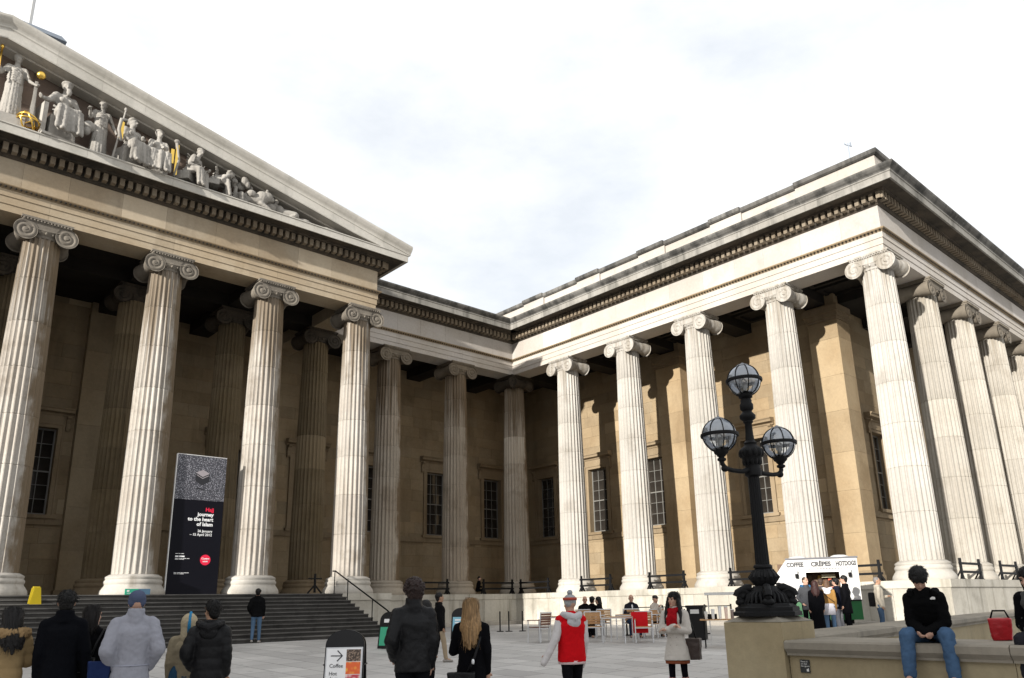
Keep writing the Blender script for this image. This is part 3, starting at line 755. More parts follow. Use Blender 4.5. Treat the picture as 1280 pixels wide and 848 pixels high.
# ---------------------------------------------------------------- exhibition banner
def crowd_mat():
    m_, t, b = mat_new('print_crowd'); tcn = t.nodes.new('ShaderNodeTexCoord')
    v = t.nodes.new('ShaderNodeTexVoronoi'); v.inputs['Scale'].default_value = 26; t.links.new(tcn.outputs['Object'], v.inputs['Vector'])
    n = nnoise(t, tcn.outputs['Object'], 3.2, 5, .7); sp = nnoise(t, tcn.outputs['Object'], 26, 3, .6)
    k = nmath(t, 'ADD', nramp(t, v.outputs['Distance'], .1, .5), nmath(t, 'MULTIPLY', n, .55))
    k = nmath(t, 'ADD', k, nmath(t, 'MULTIPLY', sp, .5))
    t.links.new(nmix(t, nramp(t, k, .78, 1.18), (.42,.42,.46), (.04,.04,.05)), b.inputs['Base Color']); b.inputs['Roughness'].default_value = .6
    return m_
def banner():
    t = thing('exhibition_banner', 'tall dark exhibition banner with red title standing between two portico columns', 'banner', (-20.83,-4.55,0))
    w = .965; navy = plain('print_navy', (.004,.004,.0075), .6, 0, .12, .1); red = plain('print_red', (.72,.01,.05), .5); wh = plain('print_white', (.82,.82,.82), .5)
    bd = MB().box(-w,w,0,.07,0,5.32).obj('board', navy, t)
    MB().box(-w-.035,-w-.001,-.012,.08,0,5.33).box(-w,w,-.004,.08,5.321,5.345).obj('edge_strip', M['white'], t)
    for sx in (-.7,.7): MB().bar((sx,.07,1.6),(sx,.75,.03),.05,.05).box(sx-.12,sx+.12,.07,.85,.0,.03).obj('stay', M['black'], t)
    MB().box(-w+.002,w-.002,-.006,-.001,3.58,5.315).obj('picture_panel', crowd_mat(), t)
    # the black cube in the picture, printed flat
    bk = plain('print_black', (.012,.012,.015), .5); gr = plain('print_grey', (.30,.27,.28), .5)
    cx, cz = .05, 4.52
    cb = MB(); cb.add([(cx-.27,-.010,cz+.12),(cx,-.010,cz-.03),(cx,-.010,cz-.36),(cx-.27,-.010,cz-.20)],[(0,1,2,3)]); cb.add([(cx,-.010,cz-.03),(cx+.27,-.010,cz+.12),(cx+.27,-.010,cz-.20),(cx,-.010,cz-.36)],[(0,1,2,3)]); cb.obj('printed_cube', bk, t)
    MB().add([(cx-.27,-.0105,cz+.125),(cx,-.0105,cz-.022),(cx+.27,-.0105,cz+.125),(cx,-.0105,cz+.26)],[(0,1,2,3)]).obj('printed_cube_top', gr, t)
    MB().add([(cx-.2,-.009,cz-.50),(cx+.12,-.009,cz-.56),(cx+.14,-.009,cz-.52),(cx-.2,-.009,cz-.45)],[(0,1,2,3)]).obj('printed_arc', bk, t)
    MB().add([(cx-.235,-.0115,cz+.06),(cx-.235,-.0115,cz+.03),(cx,-.0115,cz-.10),(cx+.235,-.0115,cz+.03),(cx+.235,-.0115,cz+.06),(cx,-.0115,cz-.07)],[(0,1,2,5),(5,2,3,4)]).obj('printed_belt', gr, t)
    for s, z, sz, mt, b in (('Hajj',3.16,.205,red,.005),('journey',2.97,.20,wh,.005),('to the heart',2.78,.20,wh,.005),('of Islam',2.59,.20,wh,.005),('26 January',2.35,.135,wh,.001),('\u2013 15 April 2012',2.21,.135,wh,.001)):
        text_obj(s, sz, mt, t, (.60,-.004,z), UP_S, 'RIGHT', b)
    MB().lathe([(.20,0),(.20,.004)], 28).obj('coming_soon_disc', red, t).matrix_local = Matrix.Translation((.42,-.002,1.30)) @ Matrix.Rotation(R(90), 4, 'X')
    text_obj('Coming', .095, wh, t, (.42,-.008,1.32), UP_S, 'CENTER', .002); text_obj('soon', .095, wh, t, (.42,-.008,1.22), UP_S, 'CENTER', .002)
    for z, h, ws in ((1.51,.018,(.09,.07,.1)),(1.39,.05,(.12,.2)),(1.33,.018,(.1,.14,.12,.1)),(1.295,.018,(.12,.1,.06)),(.80,.016,(.08,.14,.06,.2)),(.76,.016,(.1,.06,.16))):
        mb = MB(); x = -.72
        for w_ in ws: mb.box(x, x+w_, -.004, -.001, z, z+h); x += w_+.025
        mb.obj('small_print', wh, t)
banner()
# ---------------------------------------------------------------- small things on the steps
yl = plain('yellow_plastic', (.50,.37,.01), .5)
o = thing('wet_floor_sign', 'small yellow caution cone standing on the museum steps', 'sign', (-26.31,-6.2,-.277))
MB().prism([(-.17,0),(.17,0),(.085,.52),(-.085,.52)], -.14, -.12, 1).obj('front_panel', yl, o)
MB().prism([(-.17,0),(.17,0),(.085,.52),(-.085,.52)], .12, .14, 1).obj('back_panel', yl, o)
o.children[0].rotation_euler = (R(-10),0,0); o.children[1].rotation_euler = (R(10),0,0)
MB().box(-.09,.09,-.06,.06,.48,.53).obj('hinge', yl, o)
o = thing('green_notice', 'low green and blue notice board at the top of the museum steps', 'sign', (-23.02,-5.42,-.002))
MB().box(-.42,.02,-.02,.02,.0,.20).obj('green_panel', plain('sign_green', (.02,.30,.18), .5), o); MB().box(.022,.42,-.02,.02,.0,.20).obj('blue_panel', plain('sign_blue', (.06,.13,.20), .5), o)
MB().box(-.36,-.28,-.026,-.021,.10,.16).box(-.36,-.1,-.026,-.021,.045,.06).obj('printed_mark', M['white'], o)
# stair handrail
hr = thing('handrail', 'black iron handrail sloping down the end of the museum steps', 'handrail', (-15.10,-5.1,0))
MB().tube([(0,.15,.93),(0,-.05,.93),(0,-4.1,-.70),(0,-4.25,-.78)], .03, 8).obj('rail', M['black'], hr)
for y, zt, zb in ((-.02,.90,0),(-1.13,.48,-.42),(-3.05,-.29,-1.12)):
    MB().tube([(0,y,zb),(0,y,zt)], .02, 8).lathe([(.05,0),(.05,.02)], 10, (0,y,zb)).obj('post', M['black'], hr)
# folded barrier and black bundle by the stair head
o = thing('barrier_stand', 'black folding barrier stand with splayed feet at the stair head', 'barrier', (-15.89,-4.9,0))
MB().bar((0,0,.05),(0,0,.82),.07,.07).obj('post', M['black'], o); MB().bar((-.3,0,.62),(.3,0,.62),.05,.05).obj('cross_bar', M['black'], o)
for s in (-1,1): MB().bar((s*.32,0,.02),(0,0,.36),.06,.05).obj('foot', M['black'], o)
# ---------------------------------------------------------------- low railings along the stylobate
def rail_span(kind_label, p0, p1, posts):
    p0 = Vector(p0); p1 = Vector(p1); d = p1-p0; ln = d.length; u = d/ln
    t = thing('railing', kind_label, 'railing', tuple(p0), math.atan2(u.y, u.x), 'low black railings between the column bases')
    for z in (.62,.30): MB().bar((0,0,z),(ln,0,z),.05,.09).obj('rail', M['black'], t)
    for a in posts:
        mb = MB(); mb.bar((a,0,0),(a,0,.82),.085,.085,(0,1,0)); mb.bar((a,.24,.02),(a,0,.40),.05,.05); mb.bar((a,-.0,.02),(a,-.12,.02),.05,.05); mb.bar((a-.17,0,.02),(a,0,.30),.05,.05); mb.bar((a+.17,0,.02),(a,0,.30),.05,.05); mb.obj('post', M['black'], t)
yr = -.92; xr = -.92
OR = ('first','second','third','fourth','fifth')
rail_span('low black railing in the shaded bay between portico and inner corner', (-9.36+1.15,yr,0), (-4.68-1.15,yr,0), (.12,2.26)); rail_span('low black railing in the shaded bay ending at the inner corner column', (-4.68+1.15,yr,0), (-1.15,yr,0), (.12,2.26))
for j in range(0,5): rail_span('low black railing in the %s bay from the inner corner along the sunlit wing' % OR[j], (xr, WY[j]-1.15,0), (xr, WY[j+1]+1.15,0), (.12, -WY[j+1]+WY[j]-2.42))
for k in range(0,4): rail_span('low black railing in the %s bay beyond the outer corner along the wing end' % OR[k], (4.573*k+1.15,-24.0,0), (4.573*(k+1)-1.15,-24.0,0), (.12,2.15))
# ---------------------------------------------------------------- plinth and parapet walls
PZ = ground_z(-23,-30)-.15
pd = thing('lamp_plinth', 'square buff stone pier carrying the black triple lamp', 'plinth', (-22.92,-29.88,0))
for a, b in ((PZ,-1.52),(-1.515,-.86)): MB().box(-.38,.38,-.39,.39,a,b).obj('stone_block', M['par'], pd)
v = [(-.38,-.39,-.855),(.38,-.39,-.855),(.38,.39,-.855),(-.38,.39,-.855),(-.24,-.25,-.79),(.24,-.25,-.79),(.24,.25,-.79),(-.24,.25,-.79)]
MB().add(v, [(0,3,2,1),(4,5,6,7),(0,1,5,4),(1,2,6,5),(2,3,7,6),(3,0,4,7)]).obj('weathered_cap', M['cope'], pd)
def low_wall(label, a, b, w, zc, inner):
    a = Vector(a); b = Vector(b); d = b-a; ln = d.length; u = d/ln
    t = thing('parapet_wall', label, 'wall', (a.x, a.y, 0), math.atan2(u.y, u.x))
    # local: x along, y to the left of travel; wall occupies y from 0 to w
    MB().box(.0,ln,.12,w-.12,PZ,zc-.17).obj('core', M['par'], t)
    x = 0.
    while x < ln-.05:
        x2 = min(x+random.uniform(1.7,2.3), ln)
        if ln-x2 < .5: x2 = ln
        MB().prism([(.05,zc-.165),(.05,zc-.14),(.0,zc-.09),(-.0,zc-.02),(.03,zc),(w-.03,zc),(w,zc-.02),(w,zc-.09),(w-.05,zc-.14),(w-.05,zc-.165)], x+.004, x2-.004, 0).obj('coping_stone', M['cope'], t)
        for s in (0, 1):
            MB().box(x+.003, x2-.003, (.10 if s == 0 else w-.13), (.13 if s == 0 else w-.10), PZ, zc-.168).obj('facing_slab', M['par'], t)
        x = x2
    return t
# south arm: travel to -y, west face on the right -> start from inner side so that local y spans eastwards
sw = low_wall('buff stone parapet with a small black notice, on which the man in jeans sits', (-23.34,-38.5), (-23.34,-30.28), 1.05, -1.06, 0)
sw.rotation_euler = (0,0,R(90)); sw.location = (-22.27,-38.5,0)
ea = low_wall('buff stone parapet receding from the lamp plinth towards the museum wing', (-22.5,-30.05), (-2.0,-27.30), .85, -1.06, 0)
# small black notice on the west face
nt_ = thing('small_notice', 'small black notice plate fixed to the buff parapet', 'sign', tuple(on_plane(1006.5,833,0,-23.228)))
MB().box(-.006,.0,-.058,.058,-.07,.07).obj('plate', plain('notice_black', (.015,.016,.016), .35), nt_)
wh = M['white']
for i, s in enumerate(('Please do','not feed','the pigeons')): text_obj(s, .022, wh, nt_, (-.007,.046,.043-.024*i), UP_W)
MB().prism([(-.045,-.055),(-.02,-.055),(-.02,-.03),(-.035,-.028),(-.045,-.02)], -.009, -.0065, 0).obj('pictogram', wh, nt_)
# ---------------------------------------------------------------- triple lamp
LX, LY = -22.92, -29.88
lp = thing('street_lamp', 'black cast iron lamp post with three glass globes on a stone pier', 'lamp', (LX, LY, -.79), R(-9.5))
z_ = lambda z: z+.79
def lamp_glass():
    m_ = bpy.data.materials.new('globe_glass'); m_.use_nodes = True; t = m_.node_tree; t.nodes.clear()
    out = t.nodes.new('ShaderNodeOutputMaterial'); tr = t.nodes.new('ShaderNodeBsdfTransparent'); gl = t.nodes.new('ShaderNodeBsdfGlossy'); mxs = t.nodes.new('ShaderNodeMixShader'); fr = t.nodes.new('ShaderNodeFresnel')
    fr.inputs[0].default_value = 1.5; gl.inputs['Roughness'].default_value = .04; tr.inputs[0].default_value = (.86,.89,.92,1); gl.inputs[0].default_value = (.95,.97,1,1)
    k = nmath(t, 'ADD', fr.outputs[0], .10)
    t.links.new(k, mxs.inputs[0]); t.links.new(tr.outputs[0], mxs.inputs[1]); t.links.new(gl.outputs[0], mxs.inputs[2]); t.links.new(mxs.outputs[0], out.inputs[0]); return m_
GG = lamp_glass()
def pale_glass():  # pale translucent glass for the upper half of each globe
    m_ = bpy.data.materials.new('pale_glass'); m_.use_nodes = True; t = m_.node_tree; t.nodes.clear()
    out = t.nodes.new('ShaderNodeOutputMaterial'); tr = t.nodes.new('ShaderNodeBsdfTransparent'); df = t.nodes.new('ShaderNodeBsdfTranslucent'); d2 = t.nodes.new('ShaderNodeBsdfDiffuse'); a = t.nodes.new('ShaderNodeMixShader'); b = t.nodes.new('ShaderNodeMixShader')
    df.inputs[0].default_value = (.86,.88,.91,1); d2.inputs[0].default_value = (.66,.68,.72,1); a.inputs[0].default_value = .5; b.inputs[0].default_value = .72
    t.links.new(df.outputs[0], a.inputs[1]); t.links.new(d2.outputs[0], a.inputs[2]); t.links.new(tr.outputs[0], b.inputs[1]); t.links.new(a.outputs[0], b.inputs[2]); t.links.new(b.outputs[0], out.inputs[0]); return m_
PALE = pale_glass()
bk = M['black']
MB().lathe([(.41,0),(.41,.045),(.385,.06),(.385,.10),(.35,.115),(.34,.14),(.30,.15)], 8).obj('base_plate', bk, lp)
mb = MB().lathe([(.20,.14),(.23,.2),(.19,.29),(.14,.36)], 16)
for k in range(4):
    a = math.pi/4+k*math.pi/2; c, s = math.cos(a), math.sin(a)
    pts = []; rad = []
    for i in range(22):
        th = i/21*2.2*2*math.pi; rr = .085*(1-.8*i/21); pts.append((c*(.265+rr*math.cos(th)), s*(.265+rr*math.cos(th)), .235+rr*math.sin(th))); rad.append(.05-.022*i/21)
    mb.tube(pts, rad, 8); mb.ell((c*.27,s*.27,.235),(.05,.05,.05),10,8)
    mb.tube([(c*.16,s*.16,.33),(c*.22,s*.22,.335),(c*.28,s*.28,.32)],[.05,.055,.04],8); mb.ell((c*.30,s*.30,.165),(.075,.075,.05),10,8)
for k in range(4):
    a = k*math.pi/2; c, s = math.cos(a), math.sin(a)
    for j in range(5):
        b = (j-2)*.18; mb.tube([(math.cos(a+b)*.16,math.sin(a+b)*.16,.30),(math.cos(a+b*1.2)*.23,math.sin(a+b*1.2)*.23,.24),(math.cos(a+b*1.4)*.27,math.sin(a+b*1.4)*.27,.15)],[.012,.026,.016],6)
mb.obj('scroll_foot', bk, lp, 50)
mb = MB().lathe([(.10,.34),(.125,.37),(.165,.42),(.175,.465),(.155,.515),(.115,.55),(.10,.57),(.115,.58),(.115,.605),(.098,.62)], 24)
for k in range(16):
    a = k*math.pi/8; mb.tube([(math.cos(a)*.12,math.sin(a)*.12,.375),(math.cos(a)*.174,math.sin(a)*.174,.465),(math.cos(a)*.12,math.sin(a)*.12,.55)],[.012,.026,.012],6)
mb.obj('gadrooned_bulb', bk, lp, 50)
mb = MB(); n = 32; pr = [(.088,.62),(.081,1.0),(.074,1.4),(.068,1.74)]
for r, z in pr:
    for i in range(n): a = 2*math.pi*i/n; rr = r*(1 if i % 2 else .90); mb.v.append((rr*math.cos(a), rr*math.sin(a), z))
for j in range(3):
    for i in range(n): mb.f.append((j*n+i, j*n+(i+1) % n, (j+1)*n+(i+1) % n, (j+1)*n+i))
mb.obj('shaft', bk, lp)
mb = MB().lathe([(.08,1.735),(.105,1.75),(.11,1.80),(.095,1.85),(.09,1.90),(.115,1.94),(.125,1.98),(.145,2.02),(.15,2.07),(.13,2.11),(.085,2.14),(.075,2.16),(.085,2.18),(.06,2.21)], 24)
for k in range(12):
    a = k*math.pi/6; mb.ell((.125*math.cos(a),.125*math.sin(a),2.045),(.04,.04,.06),8,6); mb.ell((.10*math.cos(a+.2),.10*math.sin(a+.2),1.94),(.025,.025,.06),6,6)
mb.obj('collar', bk, lp, 50)
MB().lathe([(.06,2.2),(.05,2.30),(.046,2.44),(.065,2.46),(.06,2.48),(.10,2.51),(.105,2.55),(.075,2.585),(.06,2.61),(.085,2.64),(.088,2.70),(.07,2.73),(.075,2.76),(.06,2.78),(.09,2.80)], 24).obj('upper_stem', bk, lp, 50)
def globe(cx, cz):
    r = .215
    g = MB().ell((cx,0,cz),(r,r,r),32,20).obj('globe', GG, lp, True)
    up = MB(); up.lathe([(r*.985*math.cos(t), r*.985*math.sin(t)) for t in [.09+i*.125 for i in range(10)]], 32, (cx,0,cz), cap=False); up.obj('upper_shell', PALE, g, True)
    for k in range(8):
        a = k*math.pi/4+.2; mb = MB(); mb.tube([(cx+(r+.004)*math.cos(a)*math.sin(t),(r+.004)*math.sin(a)*math.sin(t),cz+(r+.004)*math.cos(t)) for t in [math.pi*(.06+.88*i/14) for i in range(15)]], .0075, 6); mb.obj('rib', bk, g)
    MB().lathe([(r-.004,-.022),(r+.022,-.02),(r+.026,0),(r+.022,.02),(r-.004,.022)], 32, (cx,0,cz), cap=False).obj('ring', bk, g, 40)
    MB().lathe([(.09,r-.035),(.098,r-.02),(.07,r+.005),(.03,r+.02),(.012,r+.035)], 20, (cx,0,cz)).obj('cap', plain('lamp_cap', (.10,.11,.125), .45) if 'lamp_cap' not in bpy.data.materials else bpy.data.materials['lamp_cap'], g, 40)
    MB().lathe([(.05,-r-.06),(.06,-r-.04),(.085,-r-.02),(.10,-r+.03),(.10,-r+.045)], 20, (cx,0,cz)).obj('gallery', bk, g, 40)
    mb = MB(); mb.lathe([(.025,-r+.03),(.03,-.06),(.05,-.045),(.05,-.035),(.02,-.02)], 12, (cx,0,cz)); mb.tube([(cx-.05,0,cz-.1),(cx-.045,0,cz+.0),(cx,0,cz+.03),(cx+.045,0,cz),(cx+.05,0,cz-.1)], .012, 6); mb.obj('burner', plain('burner_metal', (.25,.24,.22), .4, .6) if 'burner_metal' not in bpy.data.materials else bpy.data.materials['burner_metal'], g)
globe(0, z_(2.245))
ARM_A = len(lp.children)
for s in (-1,1):
    cx = s*.565
    mb = MB(); mb.tube([(s*.07,0,z_(1.04)),(s*.20,0,z_(1.00)),(s*.38,0,z_(1.0)),(s*.51,0,z_(1.02)),(s*.56,0,z_(1.07)),(cx,0,z_(1.13))], [.036,.030,.028,.031,.029,.027], 10)
    mb.ell((s*.525,0,z_(1.015)),(.05,.045,.045),12,8); mb.lathe([(.03,1.10),(.055,1.115),(.055,1.14),(.035,1.15),(.035,1.165),(.06,1.18)], 14, (cx,0,.79)); mb.obj('arm', bk, lp, 50)
    globe(cx, z_(1.44))
# ---------------------------------------------------------------- A-boards
def a_board(label, px, D, w, h, rel, panel, face):
    p = at_depth(px, 770, D); x, y = p[0], p[1]
    t = thing('pavement_sign', label, 'sign', (x, y, ground_z(x, y)), -(view_az(x, y)+R(rel)), 'A-boards on the forecourt')
    def frame(front):
        mb = MB(); n = 14; out = [(-w/2,0.),(-w/2,h-w*.38)]+[(-w/2*math.cos(math.pi*i/n), h-w*.38+w*.38*math.sin(math.pi*i/n)) for i in range(1,n)]+[(w/2,h-w*.38),(w/2,0.)]
        mb.prism(out, -.018, .018, 1); return mb
    f = frame(1).obj('front_board', plain('sign_black', (.005,.0052,.0065), .4, 0, .3) if 'sign_black' not in bpy.data.materials else bpy.data.materials['sign_black'], t); f.rotation_euler = (R(-8),0,0); f.location = (0,-.20,0)
    b = frame(0).obj('back_board', bpy.data.materials['sign_black'], t); b.rotation_euler = (R(8),0,0); b.location = (0,.20,0)
    MB().bar((-w/2-.01,-.13,h*.55),(-w/2-.01,.13,h*.55),.012,.02).bar((w/2+.01,-.13,h*.55),(w/2+.01,.13,h*.55),.012,.02).obj('hinge_strap', bpy.data.materials['sign_black'], t)
    face(f, w, h); return t
sg_w = plain('poster_white', (.80,.80,.80), .4); sg_k = plain('poster_ink', (.03,.03,.035), .5)
def food_mat(name, a, b, sc):
    m_, t, bs = mat_new(name); tcn = t.nodes.new('ShaderNodeTexCoord'); v = t.nodes.new('ShaderNodeTexVoronoi'); v.inputs['Scale'].default_value = sc; t.links.new(tcn.outputs['Object'], v.inputs['Vector'])
    t.links.new(nmix(t, nramp(t, v.outputs['Distance'], .1, .6), a, b), bs.inputs['Base Color']); bs.inputs['Roughness'].default_value = .4; return m_
fm = [food_mat('print_coffee_beans', (.35,.25,.18), (.05,.03,.02), 34), food_mat('print_hotdog', (.85,.45,.06), (.75,.12,.02), 14), food_mat('print_crepe', (.80,.62,.58), (.55,.05,.08), 12)]
def menu_face(f, w, h):
    MB().box(-w*.47,w*.47,-.026,-.019,.06,h-.27).obj('poster_frame', plain('alu', (.55,.56,.58), .35, .7), f)
    MB().box(-w*.44,w*.44,-.031,-.0265,.08,h-.29).obj('poster', sg_w, f)
    for i, m_ in enumerate(fm):
        z1 = h-.305-.19*i; MB().box(w*.06,w*.425,-.035,-.0315,z1-.18,z1).obj('food_picture', m_, f)
    MB().prism([(-.01,.53),(.16,.53),(.16,.515),(-.01,.515)], -.0355, -.032, 1).obj('arrow_shaft', sg_k, f).location = (-.20,0,h-.40-.5225)
    MB().prism([(.0,0),(-.075,.075),(-.06,.085),(.022,0),(-.06,-.085),(-.075,-.075)], -.0355, -.032, 1).obj('arrow_head', sg_k, f).location = (-.04,0,h-.40)
    for i, s in enumerate(('Coffee','Hot','dogs','Crepes')): text_obj(s, .08, sg_k, f, (-.225,-.033,h-[.575,.69,.765,.88][i]), UP_S)
def green_face(f, w, h):
    MB().box(-w*.42,w*.42,-.026,-.019,.08,h*.58).obj('poster', plain('poster_green', (.05,.38,.22), .5), f)
    MB().box(-w*.25,w*.30,-.026,-.019,h*.70,h*.80).obj('header_print', sg_w, f)
def blue_face(f, w, h):
    MB().box(-w*.42,w*.42,-.026,-.019,.08,h*.70).obj('poster', plain('poster_blue', (.22,.48,.60), .5), f)
    MB().box(-w*.30,w*.30,-.030,-.027,h*.58,h*.63).box(-w*.30,w*.1,-.030,-.027,h*.50,h*.54).obj('header_print', sg_w, f)
a_board('black A-board menu with arrow, coffee and hot dog pictures on the forecourt', 434, 13.0, .62, 1.19, 12, None, menu_face)
a_board('black A-board with green poster at the foot of the museum steps', 489, 23.3, .62, 1.02, 38, None, green_face)
a_board('black A-board with pale blue poster near the long retaining wall', 577, 27.0, .62, 1.0, 20, None, blue_face)
# ---------------------------------------------------------------- café furniture
alu = plain('aluminium_tube', (.62,.63,.64), .35, .35, .5); wood = plain('teak_slats', (.42,.24,.11), .55, 0, .3, .3, 9); dkwood = plain('dark_slats', (.16,.075,.05), .5, 0, .3, .3, 9)
def make_chair(wd):
    t = thing('cafe_chair', '-', 'chair')
    for sx in (-1,1):
        for sy in (-1,1):
            top = .64 if sy < 0 else .86
            MB().tube([(sx*.25,sy*.24-(0 if sy<0 else 0),0),(sx*.25,sy*.22,.42),(sx*.25,sy*.22+(.06 if sy>0 else 0),top)], .016, 8).obj('leg', alu, t)
        MB().bar((sx*.25,-.24,.645),(sx*.25,.25,.645),.05,.025).obj('armrest', wd, t)
    mb = MB(); mb.bar((-.25,-.22,.41),(.25,-.22,.41),.025,.025); mb.bar((-.25,.22,.41),(.25,.22,.41),.025,.025); mb.bar((-.25,-.22,.41),(-.25,.22,.41),.025,.025); mb.bar((.25,-.22,.41),(.25,.22,.41),.025,.025); mb.obj('seat_frame', alu, t)
    for i in range(6): MB().box(-.235,.235,-.21+.07*i,-.15+.07*i,.425,.445).obj('seat_slat', wd, t)
    for i in range(5): MB().box(-.225,.225,.235+.008*i,.255+.008*i,.50+.07*i,.56+.07*i).obj('back_slat', wd, t)
    MB().bar((-.25,.275,.86),(.25,.275,.86),.03,.03).obj('top_rail', alu, t)
    return t
def make_table():
    t = thing('cafe_table', '-', 'table')
    for i in range(6): MB().box(-.36,.36,-.36+.12*i,-.25+.12*i,.715,.735).obj('top_slat', wood, t)
    mb = MB(); [mb.bar(a, b, .03, .03) for a, b in (((-.35,-.35,.70),(.35,-.35,.70)),((-.35,.35,.70),(.35,.35,.70)),((-.35,-.35,.70),(-.35,.35,.70)),((.35,-.35,.70),(.35,.35,.70)))]; mb.obj('top_frame', alu, t)
    for sx in (-1,1):
        for sy in (-1,1): MB().tube([(sx*.34,sy*.34,0),(sx*.34,sy*.34,.70)], .018, 8).obj('leg', alu, t)
    return t
ch_w, ch_d, tb = make_chair(wood), make_chair(dkwood), make_table()
used = set()
def place(proto, px, D, rel, label, group):
    o = proto if proto.name not in used else copy_tree(proto); used.add(proto.name)
    p = at_depth(px, 785, D); o.location = (p[0], p[1], ground_z(p[0], p[1])); o.rotation_euler = (0,0,-(view_az(p[0],p[1])+R(rel))); o['label'] = label; o['group'] = group; return o
cg, tg = 'slatted café chairs on the forecourt', 'square café tables on the forecourt'
place(ch_d, 674, 24.3, 130, 'empty aluminium café chair with dark red slats beside an empty table', cg)
place(tb, 694, 24.6, 20, 'empty slatted café table next to the dark slatted chair', tg)
place(ch_w, 743, 24.2, -10, 'aluminium café chair with orange slats turned from the pair in black', cg)
place(tb, 738, 25.6, 25, 'café table where two people in black sit', tg)
place(ch_w, 752, 26.6, 160, 'café chair under the seated woman in black', cg)
place(ch_w, 731, 26.6, 190, 'café chair under the seated bald man in black', cg)
place(tb, 772, 23.6, 20, 'empty slatted café table between the two occupied tables', tg)
place(tb, 788, 25.0, 15, 'café table in front of the man in dark suit', tg)
place(ch_w, 805, 23.6, 0, 'aluminium café chair with a red coat hung over its slats', cg)
place(ch_w, 789, 26.3, 175, 'café chair under the man in dark suit', cg)
place(ch_w, 828, 25.2, -60, 'aluminium café chair near the person in dark cap', cg)
place(ch_w, 817, 26.6, 120, 'café chair under the person in dark cap', cg)
place(tb, 814, 25.6, 20, 'café table in front of the person in dark cap', tg)
# red coat over a chair back
p = at_depth(805, 785, 23.72); rc = MB(); n = 8
rc.box(-.24,.24,-.04,.0,.30,.90).box(-.22,.22,.03,.06,.45,.88)
o = rc.obj('red_coat', cloth((.55,.015,.02)), None); o.location = (p[0], p[1]+.15, ground_z(p[0], p[1])-.05); o.rotation_euler = (0,0,-(view_az(p[0],p[1]))); tag(o, 'red coat hung over the back of a slatted café chair', 'coat')
# bin
p = at_depth(872.5, 792, 24.2)
o = thing('litter_bin', 'square black litter bin with pale label against the stone wall', 'bin', (p[0],p[1],ground_z(p[0],p[1])), -(view_az(p[0],p[1])+R(12)))
bm = plain('bin_black', (.005,.005,.0055), .5, 0, .25); MB().box(-.24,.24,-.24,.24,.02,.92).obj('body', bm, o); MB().box(-.265,.265,-.265,.265,.92,.99).obj('lid', bm, o); MB().box(-.225,.225,-.225,.225,0,.02).obj('foot', bm, o); MB().box(-.13,.13,-.247,-.241,.75,.87).obj('label_plate', M['white'], o)
# counter with cups
p = at_depth(903, 792, 21.5)
o = thing('condiment_table', 'narrow folding table with paper cups beside the stone lamp pier', 'table', (p[0],p[1],ground_z(p[0],p[1])), -(view_az(p[0],p[1])))
MB().box(-.55,.55,-.28,.28,.70,.73).obj('top', wood, o)
for sx in (-1,1): MB().bar((sx*.45,-.25,0),(sx*.45,.25,.70),.03,.03).bar((sx*.45,.25,0),(sx*.45,-.25,.70),.03,.03).obj('trestle_leg', M['black'], o)
MB().box(-.45,-.1,-.1,.2,.73,.86).obj('napkin_box', M['black'], o)
g = o
for i, (dx, dy, h, c) in enumerate(((-.38,-.15,.20,(.7,.68,.63)),(-.2,-.18,.26,(.75,.74,.70)),(-.02,-.15,.33,(.80,.79,.76)),(.14,-.16,.33,(.78,.6,.5)),(.3,-.1,.25,(.25,.2,.18)))):
    c_ = Matrix.Rotation(g.rotation_euler.z, 3, 'Z') @ Vector((dx,dy,0)); t = thing('paper_cup', ['short white stack of cups on the folding table','medium white cup stack on the folding table','tall white cup stack on the folding table','tall tan cup stack on the folding table','dark brown sauce bottle on the folding table'][i], 'cup', (p[0]+c_.x, p[1]+c_.y, g.location.z+.73))
    MB().lathe([(.035,0),(.048,h*.9)], 12).obj('cup', plain('cup_%d' % i, c, .5), t, 40); MB().lathe([(.05,h*.9),(.05,h*.93),(.04,h)], 12).obj('lid', M['white'], t, 40)
aw = MB(); aw.box(-.5,.6,-.4,.3,1.35,1.42); aw.bar((-.42,.2,0),(-.42,.2,1.35),.03,.03); aw.bar((.5,.2,0),(.5,.2,1.35),.03,.03)
o = aw.obj('awning_shelf', M['white'], None); o.location = (p[0]+.5, p[1]+.2, g.location.z); o.rotation_euler = g.rotation_euler; tag(o, 'white shelf on two legs above the folding table of cups', 'shelf')
# queue barriers along the retaining wall
def barrier(label, pxs, D, zt=.95, wire=True):
    pts = [at_depth(px, 775, D) for px in pxs]; t = thing('queue_barrier', label, 'barrier', (pts[0][0],pts[0][1],ground_z(pts[0][0],pts[0][1])), 0, 'thin posts along the retaining wall')
    for q in pts:
        x, y = q[0]-pts[0][0], q[1]-pts[0][1]; MB().tube([(x,y,0),(x,y,zt)], .028, 8).lathe([(.15,0),(.14,.03)], 14, (x,y,0)).obj('post', M['black'], t)
    if wire:
        a, b = pts[0], pts[-1]; MB().bar((0,0,zt-.06),(b[0]-a[0],b[1]-a[1],zt-.06),.012,.03).bar((0,0,.45),(b[0]-a[0],b[1]-a[1],.45),.012,.02).obj('cord', M['black'], t)
barrier('three slim black posts in front of the retaining wall', (625,636,653), 33, .80, False)
barrier('slim black posts linked by cords behind the tables', (783,829,882,915), 26.9)
